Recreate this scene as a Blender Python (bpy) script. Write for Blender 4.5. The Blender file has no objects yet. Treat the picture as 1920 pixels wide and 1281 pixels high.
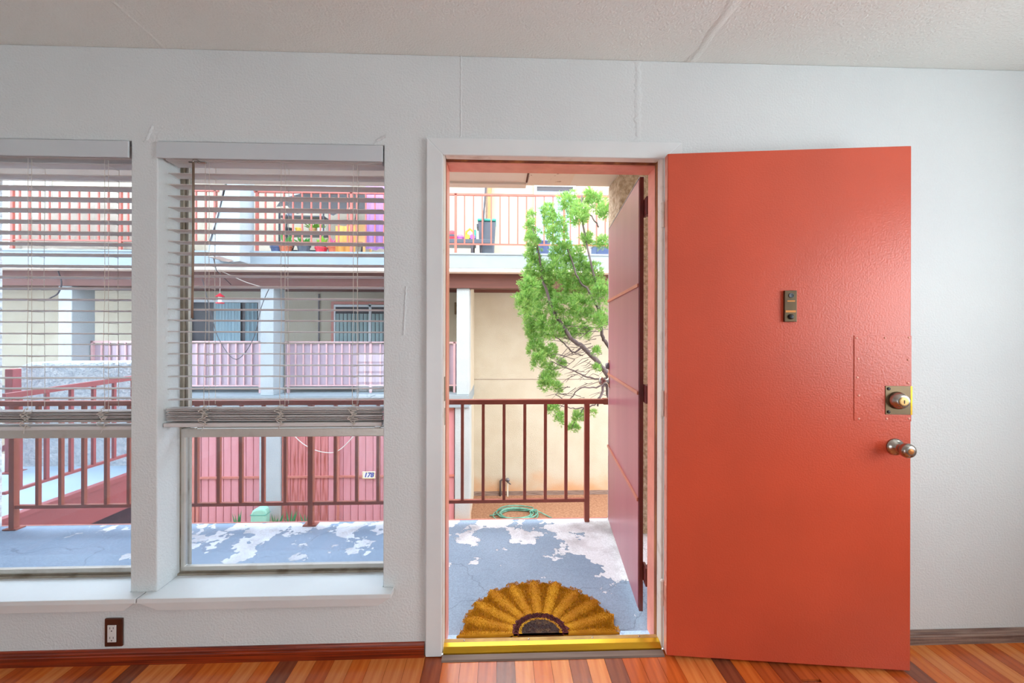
import bpy, math, random
from mathutils import Vector, Matrix
random.seed(7)
S = bpy.context.scene
COL = S.collection
R = math.radians

# ------------------------------------------------------------------ camera
cam_d = bpy.data.cameras.new('camera'); cam = bpy.data.objects.new('camera', cam_d); COL.objects.link(cam)
cam_d.sensor_width = 36; cam_d.lens = 14.0; cam_d.shift_y = -13.5/1920; cam_d.clip_start = .05
cam.location = (0, -1.63, 1.306)
cam.rotation_euler = (Matrix.Rotation(R(-1.95), 4, 'Z') @ Matrix.Rotation(R(90), 4, 'X') @ Matrix.Rotation(.0022, 4, 'Z')).to_euler()
S.camera = cam

# ------------------------------------------------------------------ sky and large lights
w = bpy.data.worlds.new('overcast_sky'); S.world = w; w.use_nodes = True
bg = w.node_tree.nodes['Background']; bg.inputs[0].default_value = (.93, .965, 1, 1); bg.inputs[1].default_value = 6.5

def area(name, loc, rot, sx, sy, power, col=(1, 1, 1)):
    l = bpy.data.lights.new(name, 'AREA'); l.shape = 'RECTANGLE'; l.size = sx; l.size_y = sy
    l.energy = power; l.color = col
    o = bpy.data.objects.new(name, l); COL.objects.link(o); o.location = loc; o.rotation_euler = rot
    return o
# daylight that comes in through the window of the right hand wall
area('side_window_daylight', (2.86, -1.75, 1.45), (0, R(90), 0), 1.15, 1.7, 29, (.84, .96, 1))

S.view_settings.view_transform = 'Standard'; S.view_settings.look = 'None'
S.view_settings.gamma = 1; S.view_settings.use_curve_mapping = False
S.view_settings.exposure = 0.0

# ------------------------------------------------------------------ helpers
def lin(c): return tuple(((x/255)/12.92 if x/255 <= .04045 else ((x/255+.055)/1.055)**2.4) for x in c) + (1,)
MATS = {}
def mat(name, c, rough=.6, metal=0, c2=None, vs=4., vdet=4, lo=.35, hi=.65, bump=None, stretch=None, spec=.5, transl=0):
    """procedural paint / stucco / wood: two tones mixed by noise and a noise bump"""
    m = bpy.data.materials.new(name); m.use_nodes = True; nt = m.node_tree; N = nt.nodes; L = nt.links
    b = N['Principled BSDF']; b.inputs['Roughness'].default_value = rough; b.inputs['Metallic'].default_value = metal
    b.inputs['Specular IOR Level'].default_value = spec
    tc = N.new('ShaderNodeTexCoord'); src = tc.outputs['Object']
    if stretch:
        mp = N.new('ShaderNodeMapping'); mp.inputs['Scale'].default_value = stretch; L.new(src, mp.inputs[0]); src = mp.outputs[0]
    c = lin(c)
    c2 = lin(c2) if c2 else tuple(x*.9 for x in c[:3])+(1,)
    n = N.new('ShaderNodeTexNoise'); n.inputs['Scale'].default_value = vs; n.inputs['Detail'].default_value = vdet
    L.new(src, n.inputs['Vector'])
    r = N.new('ShaderNodeValToRGB'); r.color_ramp.elements[0].position = lo; r.color_ramp.elements[1].position = hi
    r.color_ramp.elements[0].color = c; r.color_ramp.elements[1].color = c2
    L.new(n.outputs[0], r.inputs[0]); L.new(r.outputs[0], b.inputs['Base Color'])
    if bump:
        n2 = N.new('ShaderNodeTexNoise'); n2.inputs['Scale'].default_value = bump[0]; n2.inputs['Detail'].default_value = bump[2] if len(bump) > 2 else 3
        L.new(tc.outputs['Object'], n2.inputs['Vector'])
        bp = N.new('ShaderNodeBump'); bp.inputs['Strength'].default_value = bump[1]; bp.inputs['Distance'].default_value = bump[3] if len(bump) > 3 else .01
        L.new(n2.outputs[0], bp.inputs['Height']); L.new(bp.outputs[0], b.inputs['Normal'])
    if transl:
        t = N.new('ShaderNodeBsdfTranslucent'); L.new(r.outputs[0], t.inputs[0])
        mx = N.new('ShaderNodeMixShader'); mx.inputs[0].default_value = transl
        L.new(b.outputs[0], mx.inputs[1]); L.new(t.outputs[0], mx.inputs[2]); L.new(mx.outputs[0], N['Material Output'].inputs[0])
    MATS[name] = m
    return m

class MB:
    def __init__(s): s.v = []; s.f = []
    def box(s, x0, x1, y0, y1, z0, z1):
        i = len(s.v)
        s.v += [(x0,y0,z0),(x1,y0,z0),(x1,y1,z0),(x0,y1,z0),(x0,y0,z1),(x1,y0,z1),(x1,y1,z1),(x0,y1,z1)]
        s.f += [tuple(i+k for k in q) for q in ((0,3,2,1),(4,5,6,7),(0,1,5,4),(1,2,6,5),(2,3,7,6),(3,0,4,7))]
        return s
    def prism(s, poly, axis, a, b):
        """poly: 2-D outline; axis: 'x','y','z' the direction of extrusion"""
        def P(p, t): return {'x': (t, p[0], p[1]), 'y': (p[0], t, p[1]), 'z': (p[0], p[1], t)}[axis]
        i = len(s.v); n = len(poly)
        s.v += [P(p, a) for p in poly] + [P(p, b) for p in poly]
        s.f.append(tuple(i+k for k in range(n))[::-1]); s.f.append(tuple(i+n+k for k in range(n)))
        s.f += [(i+k, i+(k+1) % n, i+n+(k+1) % n, i+n+k) for k in range(n)]
        return s
    def tube(s, pts, r, n=8, cap=True):
        pts = [Vector(p) for p in pts]; i = len(s.v); m = len(pts)
        rs = r if isinstance(r, (list, tuple)) else [r]*m
        up = Vector((0, 0, 1)); prev = None
        for k, p in enumerate(pts):
            t = (pts[min(k+1, m-1)] - pts[max(k-1, 0)])
            t = t.normalized() if t.length > 1e-9 else Vector((0, 0, 1))
            a = (prev - t*prev.dot(t)) if prev is not None else t.cross(up if abs(t.z) < .9 else Vector((1, 0, 0)))
            if a.length < 1e-6: a = t.cross(Vector((1, 0, 0)) if abs(t.x) < .9 else Vector((0, 1, 0)))
            a.normalize(); b = t.cross(a); prev = a
            for j in range(n):
                q = 2*math.pi*j/n
                s.v.append(tuple(p + (a*math.cos(q) + b*math.sin(q))*rs[k]))
        for k in range(m-1):
            for j in range(n):
                s.f.append((i+k*n+j, i+k*n+(j+1) % n, i+(k+1)*n+(j+1) % n, i+(k+1)*n+j))
        if cap:
            s.f.append(tuple(i+j for j in range(n))[::-1]); s.f.append(tuple(i+(m-1)*n+j for j in range(n)))
        return s
    def lathe(s, prof, o=(0, 0, 0), d=(0, 0, 1), n=24):
        """prof: (radius, distance along d)"""
        o = Vector(o); d = Vector(d).normalized()
        return s.tube_prof(prof, o, d, n)
    def tube_prof(s, prof, o, d, n):
        a = d.cross(Vector((0, 0, 1)) if abs(d.z) < .9 else Vector((1, 0, 0))).normalized(); b = d.cross(a); i = len(s.v)
        for r, h in prof:
            for j in range(n):
                q = 2*math.pi*j/n; s.v.append(tuple(o + d*h + (a*math.cos(q)+b*math.sin(q))*max(r, 1e-4)))
        m = len(prof)
        for k in range(m-1):
            for j in range(n): s.f.append((i+k*n+j, i+k*n+(j+1) % n, i+(k+1)*n+(j+1) % n, i+(k+1)*n+j))
        s.f.append(tuple(i+j for j in range(n))[::-1]); s.f.append(tuple(i+(m-1)*n+j for j in range(n)))
        return s
    def mesh(s, name):
        m = bpy.data.meshes.new(name); m.from_pydata(s.v, [], s.f); m.validate()
        import bmesh
        bm = bmesh.new(); bm.from_mesh(m); bmesh.ops.recalc_face_normals(bm, faces=bm.faces); bm.to_mesh(m); bm.free()
        return m

def put(name, mesh, m, parent=None, loc=None, rot=None, smooth=False, bevel=0):
    o = bpy.data.objects.new(name, mesh); COL.objects.link(o)
    if m is not None and not mesh.materials: mesh.materials.append(MATS[m] if isinstance(m, str) else m)
    if parent is not None:
        o.parent = parent
        if loc is None and not parent.get('_local'): loc = -Vector(parent.location)
    if loc is not None: o.location = loc
    if rot: o.rotation_euler = rot
    if smooth:
        for p in mesh.polygons: p.use_smooth = True
    if bevel:
        b = o.modifiers.new('bevel', 'BEVEL'); b.width = bevel; b.segments = 2; b.limit_method = 'ANGLE'; b.angle_limit = R(40)
    return o
def part(name, mb, m, parent=None, **k): return put(name, mb.mesh(name), m, parent, **k)
def tag(o, label, cat, group=None, kind=None):
    o['label'] = label; o['category'] = cat
    if group: o['group'] = group
    if kind: o['kind'] = kind
    return o
def thing(name, label, cat, loc=(0, 0, 0), group=None, kind=None, rz=0, local=False):
    o = bpy.data.objects.new(name, None); COL.objects.link(o); o.location = loc; o.rotation_euler = (0, 0, rz); o.empty_display_size = .1
    if local: o['_local'] = 1
    return tag(o, label, cat, group, kind)
def repeat(name, mesh, m, parent, spots, **k):
    """alike pieces that share one mesh; spots are world places of a parent without turn"""
    out = []
    for p in spots:
        q = Vector(p) if parent.get('_local') else Vector(p) - Vector(parent.location)
        out.append(put(name, mesh, m, parent, loc=q, **k))
    return out
def box(x0, x1, y0, y1, z0, z1): return MB().box(x0, x1, y0, y1, z0, z1)

# ------------------------------------------------------------------ materials
mat('wall_paint', (220, 227, 228), .55, c2=(215, 222, 224), vs=1.5, bump=(120, .30, 3))
mat('ceiling_paint', (230, 236, 232), .7, c2=(225, 231, 227), vs=1.5, bump=(120, .4, 3))
mat('trim_paint', (228, 234, 235), .35, c2=(221, 227, 229), vs=3, bump=(30, .05))
mat('jamb_paint', (235, 231, 224), .4, c2=(205, 196, 184), vs=14, lo=.55, hi=.75, bump=(40, .15))
mat('aluminium', (196, 192, 184), .38, .4, c2=(150, 140, 124), vs=9, lo=.55, hi=.85, bump=(60, .1))
mat('dirty_aluminium', (166, 157, 142), .5, .3, c2=(104, 88, 68), vs=12, lo=.45, hi=.8)
mat('blind_white', (214, 212, 211), .45, c2=(206, 203, 202), vs=2, stretch=(.6, 8, 8))
mat('blind_valance', (206, 214, 218), .4, c2=(200, 208, 214), vs=2)
mat('cord_white', (206, 200, 192), .8)
mat('wand', (150, 132, 116), .4, c2=(120, 100, 84), vs=10)
mat('red_door', (212, 86, 58), .32, c2=(200, 82, 56), vs=2.2, bump=(150, .12, 4))
mat('red_door_edge', (240, 170, 150), .4, c2=(220, 130, 108), vs=25, lo=.5, hi=.7, bump=(60, .2))
mat('frame_red', (238, 158, 138), .36, c2=(228, 146, 126), vs=18, bump=(50, .12))
mat('raw_wood', (120, 62, 34), .7, c2=(180, 120, 62), vs=18, stretch=(1, 1, .2), lo=.45, hi=.7, bump=(60, .4))
mat('screen_panel', (182, 116, 128), .32, c2=(172, 108, 120), vs=2, stretch=(3, 3, .3), bump=(4, .12, 1))
mat('screen_bar', (200, 128, 108), .4, c2=(190, 118, 100), vs=8)
mat('screen_edge', (98, 30, 24), .4, c2=(88, 26, 22), vs=8)
mat('rail_paint', (160, 84, 66), .42, c2=(148, 76, 60), vs=9, bump=(40, .1))
mat('far_rail_paint', (188, 118, 106), .5, c2=(178, 110, 98), vs=6)
mat('upper_rail_paint', (176, 92, 78), .5, c2=(166, 84, 72), vs=6)
mat('upper_stucco', (172, 162, 146), .85, c2=(164, 152, 134), vs=2, bump=(60, .55, 3))
mat('metal', (190, 184, 176), .25, 1, c2=(170, 164, 156), vs=6)
mat('bronze', (92, 78, 62), .35, .8, c2=(112, 94, 70), vs=8)
mat('copper', (196, 130, 74), .35, .7)
mat('black_plastic', (24, 24, 26), .4)
mat('lens', (110, 118, 126), .15, .3)
mat('brass', (212, 168, 42), .25, .75, c2=(190, 146, 40), vs=16, stretch=(.2, 4, 4))
mat('worn_brass', (222, 186, 120), .35, .5, c2=(190, 150, 92), vs=14)
mat('sill_cream', (204, 200, 196), .6, c2=(170, 160, 148), vs=12, lo=.5, hi=.8)
mat('reducer', (132, 112, 100), .5, c2=(110, 90, 80), vs=10, stretch=(.3, 6, 6))
mat('cherry', (156, 56, 18), .3, c2=(100, 28, 10), vs=8, stretch=(.4, 6, 30), lo=.4, hi=.62, bump=(30, .15))
mat('worn_board', (150, 128, 116), .6, c2=(104, 82, 74), vs=9, stretch=(.6, 6, 14), lo=.4, hi=.65, bump=(40, .2))
mat('stucco_white', (172, 180, 183), .85, c2=(164, 172, 176), vs=3, bump=(60, .6, 3))
mat('stucco_cream', (192, 184, 166), .85, c2=(184, 174, 154), vs=2, bump=(60, .55, 3))
mat('stucco_rough', (214, 196, 170), .9, c2=(176, 152, 122), vs=40, bump=(45, 1.0, 4, .03))
mat('stucco_rough_white', (236, 240, 243), .9, c2=(206, 216, 224), vs=26, bump=(28, 1.0, 4, .035))
mat('soffit', (240, 236, 224), .75, c2=(234, 229, 216), vs=2, bump=(30, .08))
mat('soffit_patch', (238, 226, 208), .8, c2=(160, 130, 106), vs=26, lo=.66, hi=.72, bump=(60, .3))
mat('beam_brown', (100, 56, 46), .6, c2=(90, 50, 42), vs=5, stretch=(.4, 4, 4))
mat('mid_rail_paint', (212, 172, 174), .5, c2=(204, 162, 164), vs=6)
mat('deck_paint', (160, 184, 204), .6, c2=(176, 198, 214), vs=3)
mat('fascia_white', (142, 153, 159), .7, c2=(135, 147, 154), vs=2)
mat('pink_metal', (204, 142, 150), .5, c2=(194, 128, 134), vs=2.5, stretch=(3, 1, .5))
mat('rusty_metal', (196, 122, 122), .6, c2=(150, 70, 56), vs=5, stretch=(4, 1, .35), lo=.42, hi=.62)
mat('mauve_panel', (176, 158, 170), .5, c2=(166, 148, 162), vs=2.5)
mat('dirt', (178, 132, 102), .95, c2=(146, 102, 76), vs=22, vdet=10, lo=.35, hi=.7, bump=(60, 1.0, 6, .02))
mat('hose_green', (62, 128, 112), .35, c2=(120, 170, 150), vs=9)
mat('tap_grey', (108, 104, 108), .4, .4)
mat('pvc_white', (226, 220, 208), .5)
mat('utility_green', (150, 204, 182), .5, c2=(140, 196, 174), vs=5)
mat('weed', (64, 150, 96), .6, transl=.3)
mat('trunk', (132, 118, 122), .9, c2=(90, 78, 80), vs=12, stretch=(1, 1, .3), bump=(40, .6))
mat('curtain_blue', (176, 206, 218), .8, c2=(160, 192, 208), vs=5, stretch=(4, 4, .2))
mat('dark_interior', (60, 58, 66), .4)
mat('vertical_blind', (176, 200, 202), .7)
mat('frame_white', (226, 232, 236), .5)
mat('frame_pink', (206, 140, 130), .5)
mat('tarp', (158, 146, 132), .8, c2=(146, 134, 120), vs=2.5, bump=(5, .6, 2, .05))
mat('blue_door', (160, 196, 222), .5)
mat('grey_screen', (176, 170, 156), .8, c2=(160, 154, 142), vs=5)
mat('orange_post', (206, 124, 78), .6)
mat('bin_grey', (74, 84, 98), .5)
mat('teal', (40, 150, 136), .5)
mat('toy_red', (206, 44, 62), .4); mat('toy_pink', (226, 110, 160), .4); mat('toy_yellow', (232, 190, 50), .4)
mat('toy_green', (90, 170, 70), .5); mat('toy_purple', (150, 86, 180), .5); mat('lime', (150, 210, 70), .5)
mat('terracotta', (196, 104, 70), .8); mat('cloth_grey', (148, 152, 164), .8); mat('cloth_purple', (186, 140, 206), .8)
mat('cloth_orange', (232, 166, 84), .8); mat('navy', (58, 78, 120), .5); mat('wood_light', (204, 160, 100), .6)
mat('under_shade', (78, 62, 74), .8, c2=(66, 52, 64), vs=5)
mat('bridge_red', (164, 84, 86), .5, c2=(156, 78, 80), vs=4)
mat('outlet_brown', (62, 26, 14), .35, c2=(86, 38, 18), vs=10)
mat('outlet_white', (226, 226, 224), .35)
mat('tile_white', (236, 236, 228), .3); mat('tile_blue', (28, 62, 160), .3); mat('tile_yellow', (226, 200, 70), .3)
mat('fibre_gold', (212, 158, 22), .9, c2=(186, 124, 14), vs=9)
mat('fibre_ochre', (176, 118, 22), .9, c2=(150, 96, 18), vs=12)
mat('fibre_maroon', (104, 42, 48), .95, c2=(80, 30, 38), vs=20)
mat('fibre_dark', (54, 40, 40), .95, c2=(110, 84, 60), vs=40, lo=.5, hi=.75)
mat('roof', (150, 120, 104), .8)

def mat_glass(name, tint, haze):
    m = bpy.data.materials.new(name); m.use_nodes = True; nt = m.node_tree; N = nt.nodes; L = nt.links
    N.remove(N['Principled BSDF']); t = N.new('ShaderNodeBsdfTransparent'); t.inputs[0].default_value = tint
    g = N.new('ShaderNodeBsdfGlossy'); g.inputs['Roughness'].default_value = .03
    d = N.new('ShaderNodeBsdfDiffuse'); d.inputs[0].default_value = (.82, .9, 1, 1)
    no = N.new('ShaderNodeTexNoise'); no.inputs['Scale'].default_value = 3
    rp = N.new('ShaderNodeMapRange'); rp.inputs[1].default_value = .35; rp.inputs[2].default_value = .7; rp.inputs[3].default_value = haze*.5; rp.inputs[4].default_value = haze*1.5
    tc = N.new('ShaderNodeTexCoord'); L.new(tc.outputs['Object'], no.inputs['Vector']); L.new(no.outputs[0], rp.inputs[0])
    a = N.new('ShaderNodeMixShader'); L.new(rp.outputs[0], a.inputs[0]); L.new(t.outputs[0], a.inputs[1]); L.new(d.outputs[0], a.inputs[2])
    b = N.new('ShaderNodeMixShader'); b.inputs[0].default_value = .03; L.new(a.outputs[0], b.inputs[1]); L.new(g.outputs[0], b.inputs[2])
    L.new(b.outputs[0], N['Material Output'].inputs[0]); MATS[name] = m
mat_glass('window_glass', (.87, .935, 1, 1), .03)

def mat_stain(name, c, c2, stain, zlo, zhi):
    """stucco with soil splashed and soaked up from the ground"""
    m = mat(name, c, .85, c2=c2, vs=2, bump=(60, .55, 3)); nt = m.node_tree; N = nt.nodes; L = nt.links; b = N['Principled BSDF']
    base = b.inputs['Base Color'].links[0].from_socket
    tc = N.new('ShaderNodeTexCoord'); sx = N.new('ShaderNodeSeparateXYZ'); L.new(tc.outputs['Object'], sx.inputs[0])
    n = N.new('ShaderNodeTexNoise'); n.inputs['Scale'].default_value = 2.2; n.inputs['Detail'].default_value = 8; L.new(tc.outputs['Object'], n.inputs['Vector'])
    a = N.new('ShaderNodeMath'); a.operation = 'MULTIPLY_ADD'; a.inputs[1].default_value = .9; L.new(n.outputs[0], a.inputs[0]); L.new(sx.outputs[2], a.inputs[2])
    r = N.new('ShaderNodeMapRange'); r.interpolation_type = 'SMOOTHSTEP'; r.inputs[1].default_value = zlo+.45; r.inputs[2].default_value = zhi+.45; r.inputs[3].default_value = .85; r.inputs[4].default_value = 0
    L.new(a.outputs[0], r.inputs[0])
    mx = N.new('ShaderNodeMix'); mx.data_type = 'RGBA'; L.new(r.outputs[0], mx.inputs['Factor']); L.new(base, mx.inputs['A']); mx.inputs['B'].default_value = lin(stain)
    L.new(mx.outputs['Result'], b.inputs['Base Color'])
mat_stain('stucco_splashed', (192, 184, 166), (184, 174, 154), (196, 140, 92), -2.45, -1.75)
mat_stain('column_splashed', (172, 180, 183), (164, 172, 176), (190, 146, 104), -2.45, -1.7)

def mat_peel():
    """grey-blue floor paint flaking off pale concrete, most along the open edge and the pillar corner"""
    m = bpy.data.materials.new('peeling_paint'); m.use_nodes = True; nt = m.node_tree; N = nt.nodes; L = nt.links
    b = N['Principled BSDF']; b.inputs['Roughness'].default_value = .6
    tc = N.new('ShaderNodeTexCoord'); sx = N.new('ShaderNodeSeparateXYZ'); L.new(tc.outputs['Object'], sx.inputs[0])
    def mr(src, a, b_, lo, hi):
        r = N.new('ShaderNodeMapRange'); r.inputs[1].default_value = a; r.inputs[2].default_value = b_; r.inputs[3].default_value = lo; r.inputs[4].default_value = hi
        L.new(src, r.inputs[0]); return r.outputs[0]
    def add(p, q, op='ADD'):
        n = N.new('ShaderNodeMath'); n.operation = op; L.new(p, n.inputs[0])
        if isinstance(q, (int, float)): n.inputs[1].default_value = q
        else: L.new(q, n.inputs[1])
        return n.outputs[0]
    ey = mr(sx.outputs[1], .60, 1.15, 0, .165)
    exr = mr(sx.outputs[0], .32, .62, 0, .16); exy = mr(sx.outputs[1], .45, .7, 0, 1)
    ex = add(exr, exy, 'MULTIPLY')
    lft = mr(sx.outputs[0], -2.5, -1.9, -.12, 0)
    n1 = N.new('ShaderNodeTexNoise'); n1.inputs['Scale'].default_value = 5.4; n1.inputs['Detail'].default_value = 9; n1.inputs['Roughness'].default_value = .62; L.new(tc.outputs['Object'], n1.inputs['Vector'])
    v = add(add(add(n1.outputs[0], ey), ex), lft)
    rp = N.new('ShaderNodeValToRGB'); rp.color_ramp.elements[0].position = .637; rp.color_ramp.elements[1].position = .642; L.new(v, rp.inputs[0])
    n2 = N.new('ShaderNodeTexNoise'); n2.inputs['Scale'].default_value = 2; n2.inputs['Detail'].default_value = 8; L.new(tc.outputs['Object'], n2.inputs['Vector'])
    c1 = N.new('ShaderNodeValToRGB'); c1.color_ramp.elements[0].color = lin((128, 150, 176)); c1.color_ramp.elements[1].color = lin((150, 170, 194)); c1.color_ramp.elements[0].position = .3; c1.color_ramp.elements[1].position = .7
    L.new(n2.outputs[0], c1.inputs[0])
    n3 = N.new('ShaderNodeTexNoise'); n3.inputs['Scale'].default_value = 6; n3.inputs['Detail'].default_value = 8; L.new(tc.outputs['Object'], n3.inputs['Vector'])
    c2 = N.new('ShaderNodeValToRGB'); c2.color_ramp.elements[0].color = lin((186, 184, 192)); c2.color_ramp.elements[1].color = lin((226, 230, 238)); c2.color_ramp.elements[0].position = .3; c2.color_ramp.elements[1].position = .55
    L.new(n3.outputs[0], c2.inputs[0])
    mx = N.new('ShaderNodeMix'); mx.data_type = 'RGBA'; L.new(rp.outputs[0], mx.inputs['Factor']); L.new(c1.outputs[0], mx.inputs['A']); L.new(c2.outputs[0], mx.inputs['B'])
    # fine grit over everything, a dark rim where the paint film ends and a few hairline cracks
    g = N.new('ShaderNodeTexNoise'); g.inputs['Scale'].default_value = 160; g.inputs['Detail'].default_value = 4; L.new(tc.outputs['Object'], g.inputs['Vector'])
    gr = mr(g.outputs[0], .3, .7, .80, 1.12)
    rim = N.new('ShaderNodeValToRGB'); e = rim.color_ramp.elements; e[0].position = .628; e[0].color = (1, 1, 1, 1); e[1].position = .640; e[1].color = (1, 1, 1, 1)
    q = e.new(.6355); q.color = (.55, .55, .58, 1); L.new(v, rim.inputs[0])
    dn = N.new('ShaderNodeTexNoise'); dn.inputs['Scale'].default_value = 3; dn.inputs['Detail'].default_value = 5; L.new(tc.outputs['Object'], dn.inputs['Vector'])
    dv = N.new('ShaderNodeVectorMath'); dv.operation = 'MULTIPLY_ADD'; dv.inputs[1].default_value = (.5, .5, .5); L.new(dn.outputs['Color'], dv.inputs[0]); L.new(tc.outputs['Object'], dv.inputs[2])
    vo = N.new('ShaderNodeTexVoronoi'); vo.feature = 'DISTANCE_TO_EDGE'; vo.inputs['Scale'].default_value = .9; L.new(dv.outputs[0], vo.inputs['Vector'])
    cr = mr(vo.outputs['Distance'], .0015, .0045, .72, 1)
    k1 = add(add(gr, rim.outputs[0], 'MULTIPLY'), cr, 'MULTIPLY')
    mu = N.new('ShaderNodeVectorMath'); mu.operation = 'SCALE'; L.new(mx.outputs['Result'], mu.inputs[0]); L.new(k1, mu.inputs['Scale'])
    L.new(mu.outputs[0], b.inputs['Base Color'])
    bp = N.new('ShaderNodeBump'); bp.invert = True; bp.inputs['Strength'].default_value = .5; bp.inputs['Distance'].default_value = .004; L.new(rp.outputs[0], bp.inputs['Height']); L.new(bp.outputs[0], b.inputs['Normal'])
    MATS['peeling_paint'] = m
mat_peel()

def mat_island(name, cols, rough=.7, transl=.35):
    """leaf / fibre colour that differs from blade to blade"""
    m = bpy.data.materials.new(name); m.use_nodes = True; nt = m.node_tree; N = nt.nodes; L = nt.links
    b = N['Principled BSDF']; b.inputs['Roughness'].default_value = rough
    g = N.new('ShaderNodeNewGeometry'); r = N.new('ShaderNodeValToRGB'); L.new(g.outputs['Random Per Island'], r.inputs[0])
    e = r.color_ramp.elements
    for i, c in enumerate(cols):
        p = i/(len(cols)-1)
        if i == 0: e[0].position = 0; e[0].color = lin(c)
        elif i == len(cols)-1: e[-1].position = 1; e[-1].color = lin(c)
        else: q = e.new(p); q.color = lin(c)
    L.new(r.outputs[0], b.inputs['Base Color'])
    t = N.new('ShaderNodeBsdfTranslucent'); L.new(r.outputs[0], t.inputs[0]); mx = N.new('ShaderNodeMixShader'); mx.inputs[0].default_value = transl
    L.new(b.outputs[0], mx.inputs[1]); L.new(t.outputs[0], mx.inputs[2]); L.new(mx.outputs[0], N['Material Output'].inputs[0]); MATS[name] = m
mat_island('juniper', [(104, 150, 74), (140, 186, 94), (162, 204, 108), (128, 178, 108), (188, 212, 122)], transl=.42)
mat_island('pile_gold', [(190, 128, 14), (224, 172, 26), (206, 150, 20), (168, 112, 18)], .9, .15)
mat_island('pile_dark', [(66, 30, 34), (110, 46, 50), (90, 60, 48), (48, 36, 36)], .9, .1)

# wood strips of the floor, four tones
for k, (a, b_) in enumerate([((232, 128, 52), (208, 100, 36)), ((212, 104, 44), (178, 80, 32)), ((180, 90, 48), (144, 64, 32)), ((234, 150, 80), (214, 118, 58)), ((156, 86, 56), (126, 64, 42))]):
    mat('floor_wood_%d' % k, a, .2, c2=b_, vs=5, stretch=(9, .8, 1), lo=.3, hi=.7, vdet=6, bump=(50, .03))

# ================================================================== THE ROOM
WT = .16                                       # wall thickness
XL, XR, YB, ZC = -3.1, 2.75, -4.25, 2.441
W1 = (-2.345, -1.457); W2 = (-1.355, -.465); WZ = (.262, 2.071); DX = (-.243, .706); DZ = 2.066

def wall_with_holes(name, xs, zs, hole, y0, y1, m, axis='y'):
    """one continuous wall mesh over a grid, holes left open with their reveals"""
    V = {}; v = []; F = []
    def vid(i, k, s):
        if (i, k, s) not in V:
            V[i, k, s] = len(v); y = (y0, y1)[s]
            v.append((xs[i], y, zs[k]) if axis == 'y' else (y, xs[i], zs[k]))
        return V[i, k, s]
    nx, nz = len(xs)-1, len(zs)-1
    solid = lambda i, k: 0 <= i < nx and 0 <= k < nz and not hole((xs[i]+xs[i+1])/2, (zs[k]+zs[k+1])/2)
    for i in range(nx):
        for k in range(nz):
            if not solid(i, k): continue
            for s in (0, 1): F.append((vid(i, k, s), vid(i+1, k, s), vid(i+1, k+1, s), vid(i, k+1, s)))
            if not solid(i-1, k): F.append((vid(i, k, 0), vid(i, k+1, 0), vid(i, k+1, 1), vid(i, k, 1)))
            if not solid(i+1, k): F.append((vid(i+1, k, 0), vid(i+1, k+1, 0), vid(i+1, k+1, 1), vid(i+1, k, 1)))
            if not solid(i, k-1): F.append((vid(i, k, 0), vid(i+1, k, 0), vid(i+1, k, 1), vid(i, k, 1)))
            if not solid(i, k+1): F.append((vid(i, k+1, 0), vid(i+1, k+1, 0), vid(i+1, k+1, 1), vid(i, k+1, 1)))
    b = MB(); b.v = v; b.f = F
    return part(name, b, m)

def inh(x, z):
    return (W1[0] < x < W1[1] and WZ[0] < z < WZ[1]) or (W2[0] < x < W2[1] and WZ[0] < z < WZ[1]) or (DX[0] < x < DX[1] and z < DZ)
wf = wall_with_holes('wall_front', [XL-.12, W1[0], W1[1], W2[0], W2[1], DX[0], DX[1], XR+.12], [-.12, 0, WZ[0], DZ, WZ[1], ZC], inh, 0, WT, 'wall_paint')
b = wf.modifiers.new('bevel', 'BEVEL'); b.width = .004; b.segments = 2; b.limit_method = 'ANGLE'; b.angle_limit = R(60)
tag(wf, 'white orange-peel textured wall with two window openings and a doorway', 'wall', kind='structure')
# drywall tape seams that show as low ridges on the wall
def ridge(name, pts, wdt, parent, m, h=.0022, horiz=None):
    random.seed(len(name)+len(pts)); b = MB()
    a, c = Vector(pts[0]), Vector(pts[1]); n = 26; d = (c-a); side = Vector(horiz)
    out = Vector(pts[2]); rows = []
    for i in range(n+1):
        p = a + d*i/n; q = []
        ww = wdt*(.75+.5*random.random()); off = random.uniform(-.15, .15)*wdt
        for t, hh in ((-.5, -.001), (-.25, .8), (0, 1), (.25, .8), (.5, -.001)):
            q.append(len(b.v)); b.v.append(tuple(p + side*(t*ww+off) + out*(hh*h*random.uniform(.7, 1.2) if hh > 0 else hh)))
        rows.append(q)
    for i in range(n):
        for j in range(4): b.f.append((rows[i][j], rows[i][j+1], rows[i+1][j+1], rows[i+1][j]))
    return part(name, b, m, parent, smooth=True)
ridge('drywall_seam', [(.575, 0, 2.11), (.575, 0, 2.44), (0, -1, 0)], .035, wf, 'wall_paint', horiz=(1, 0, 0))
ridge('drywall_seam', [(-.155, 0, 2.11), (-.155, 0, 2.44), (0, -1, 0)], .01, wf, 'wall_paint', .0014, horiz=(1, 0, 0))
ridge('plaster_lump', [(-1.40, 0, 2.07), (-1.375, 0, 2.13), (0, -1, 0)], .018, wf, 'wall_paint', .004, horiz=(1, 0, .3))
ridge('plaster_lump', [(-.50, 0, 2.085), (-.455, 0, 2.11), (0, -1, 0)], .018, wf, 'wall_paint', .004, horiz=(.3, 0, 1))
ridge('plaster_lump', [(-.385, 0, 1.30), (-.375, 0, 1.50), (0, -1, 0)], .012, wf, 'wall_paint', .0025, horiz=(1, 0, 0))

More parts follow.
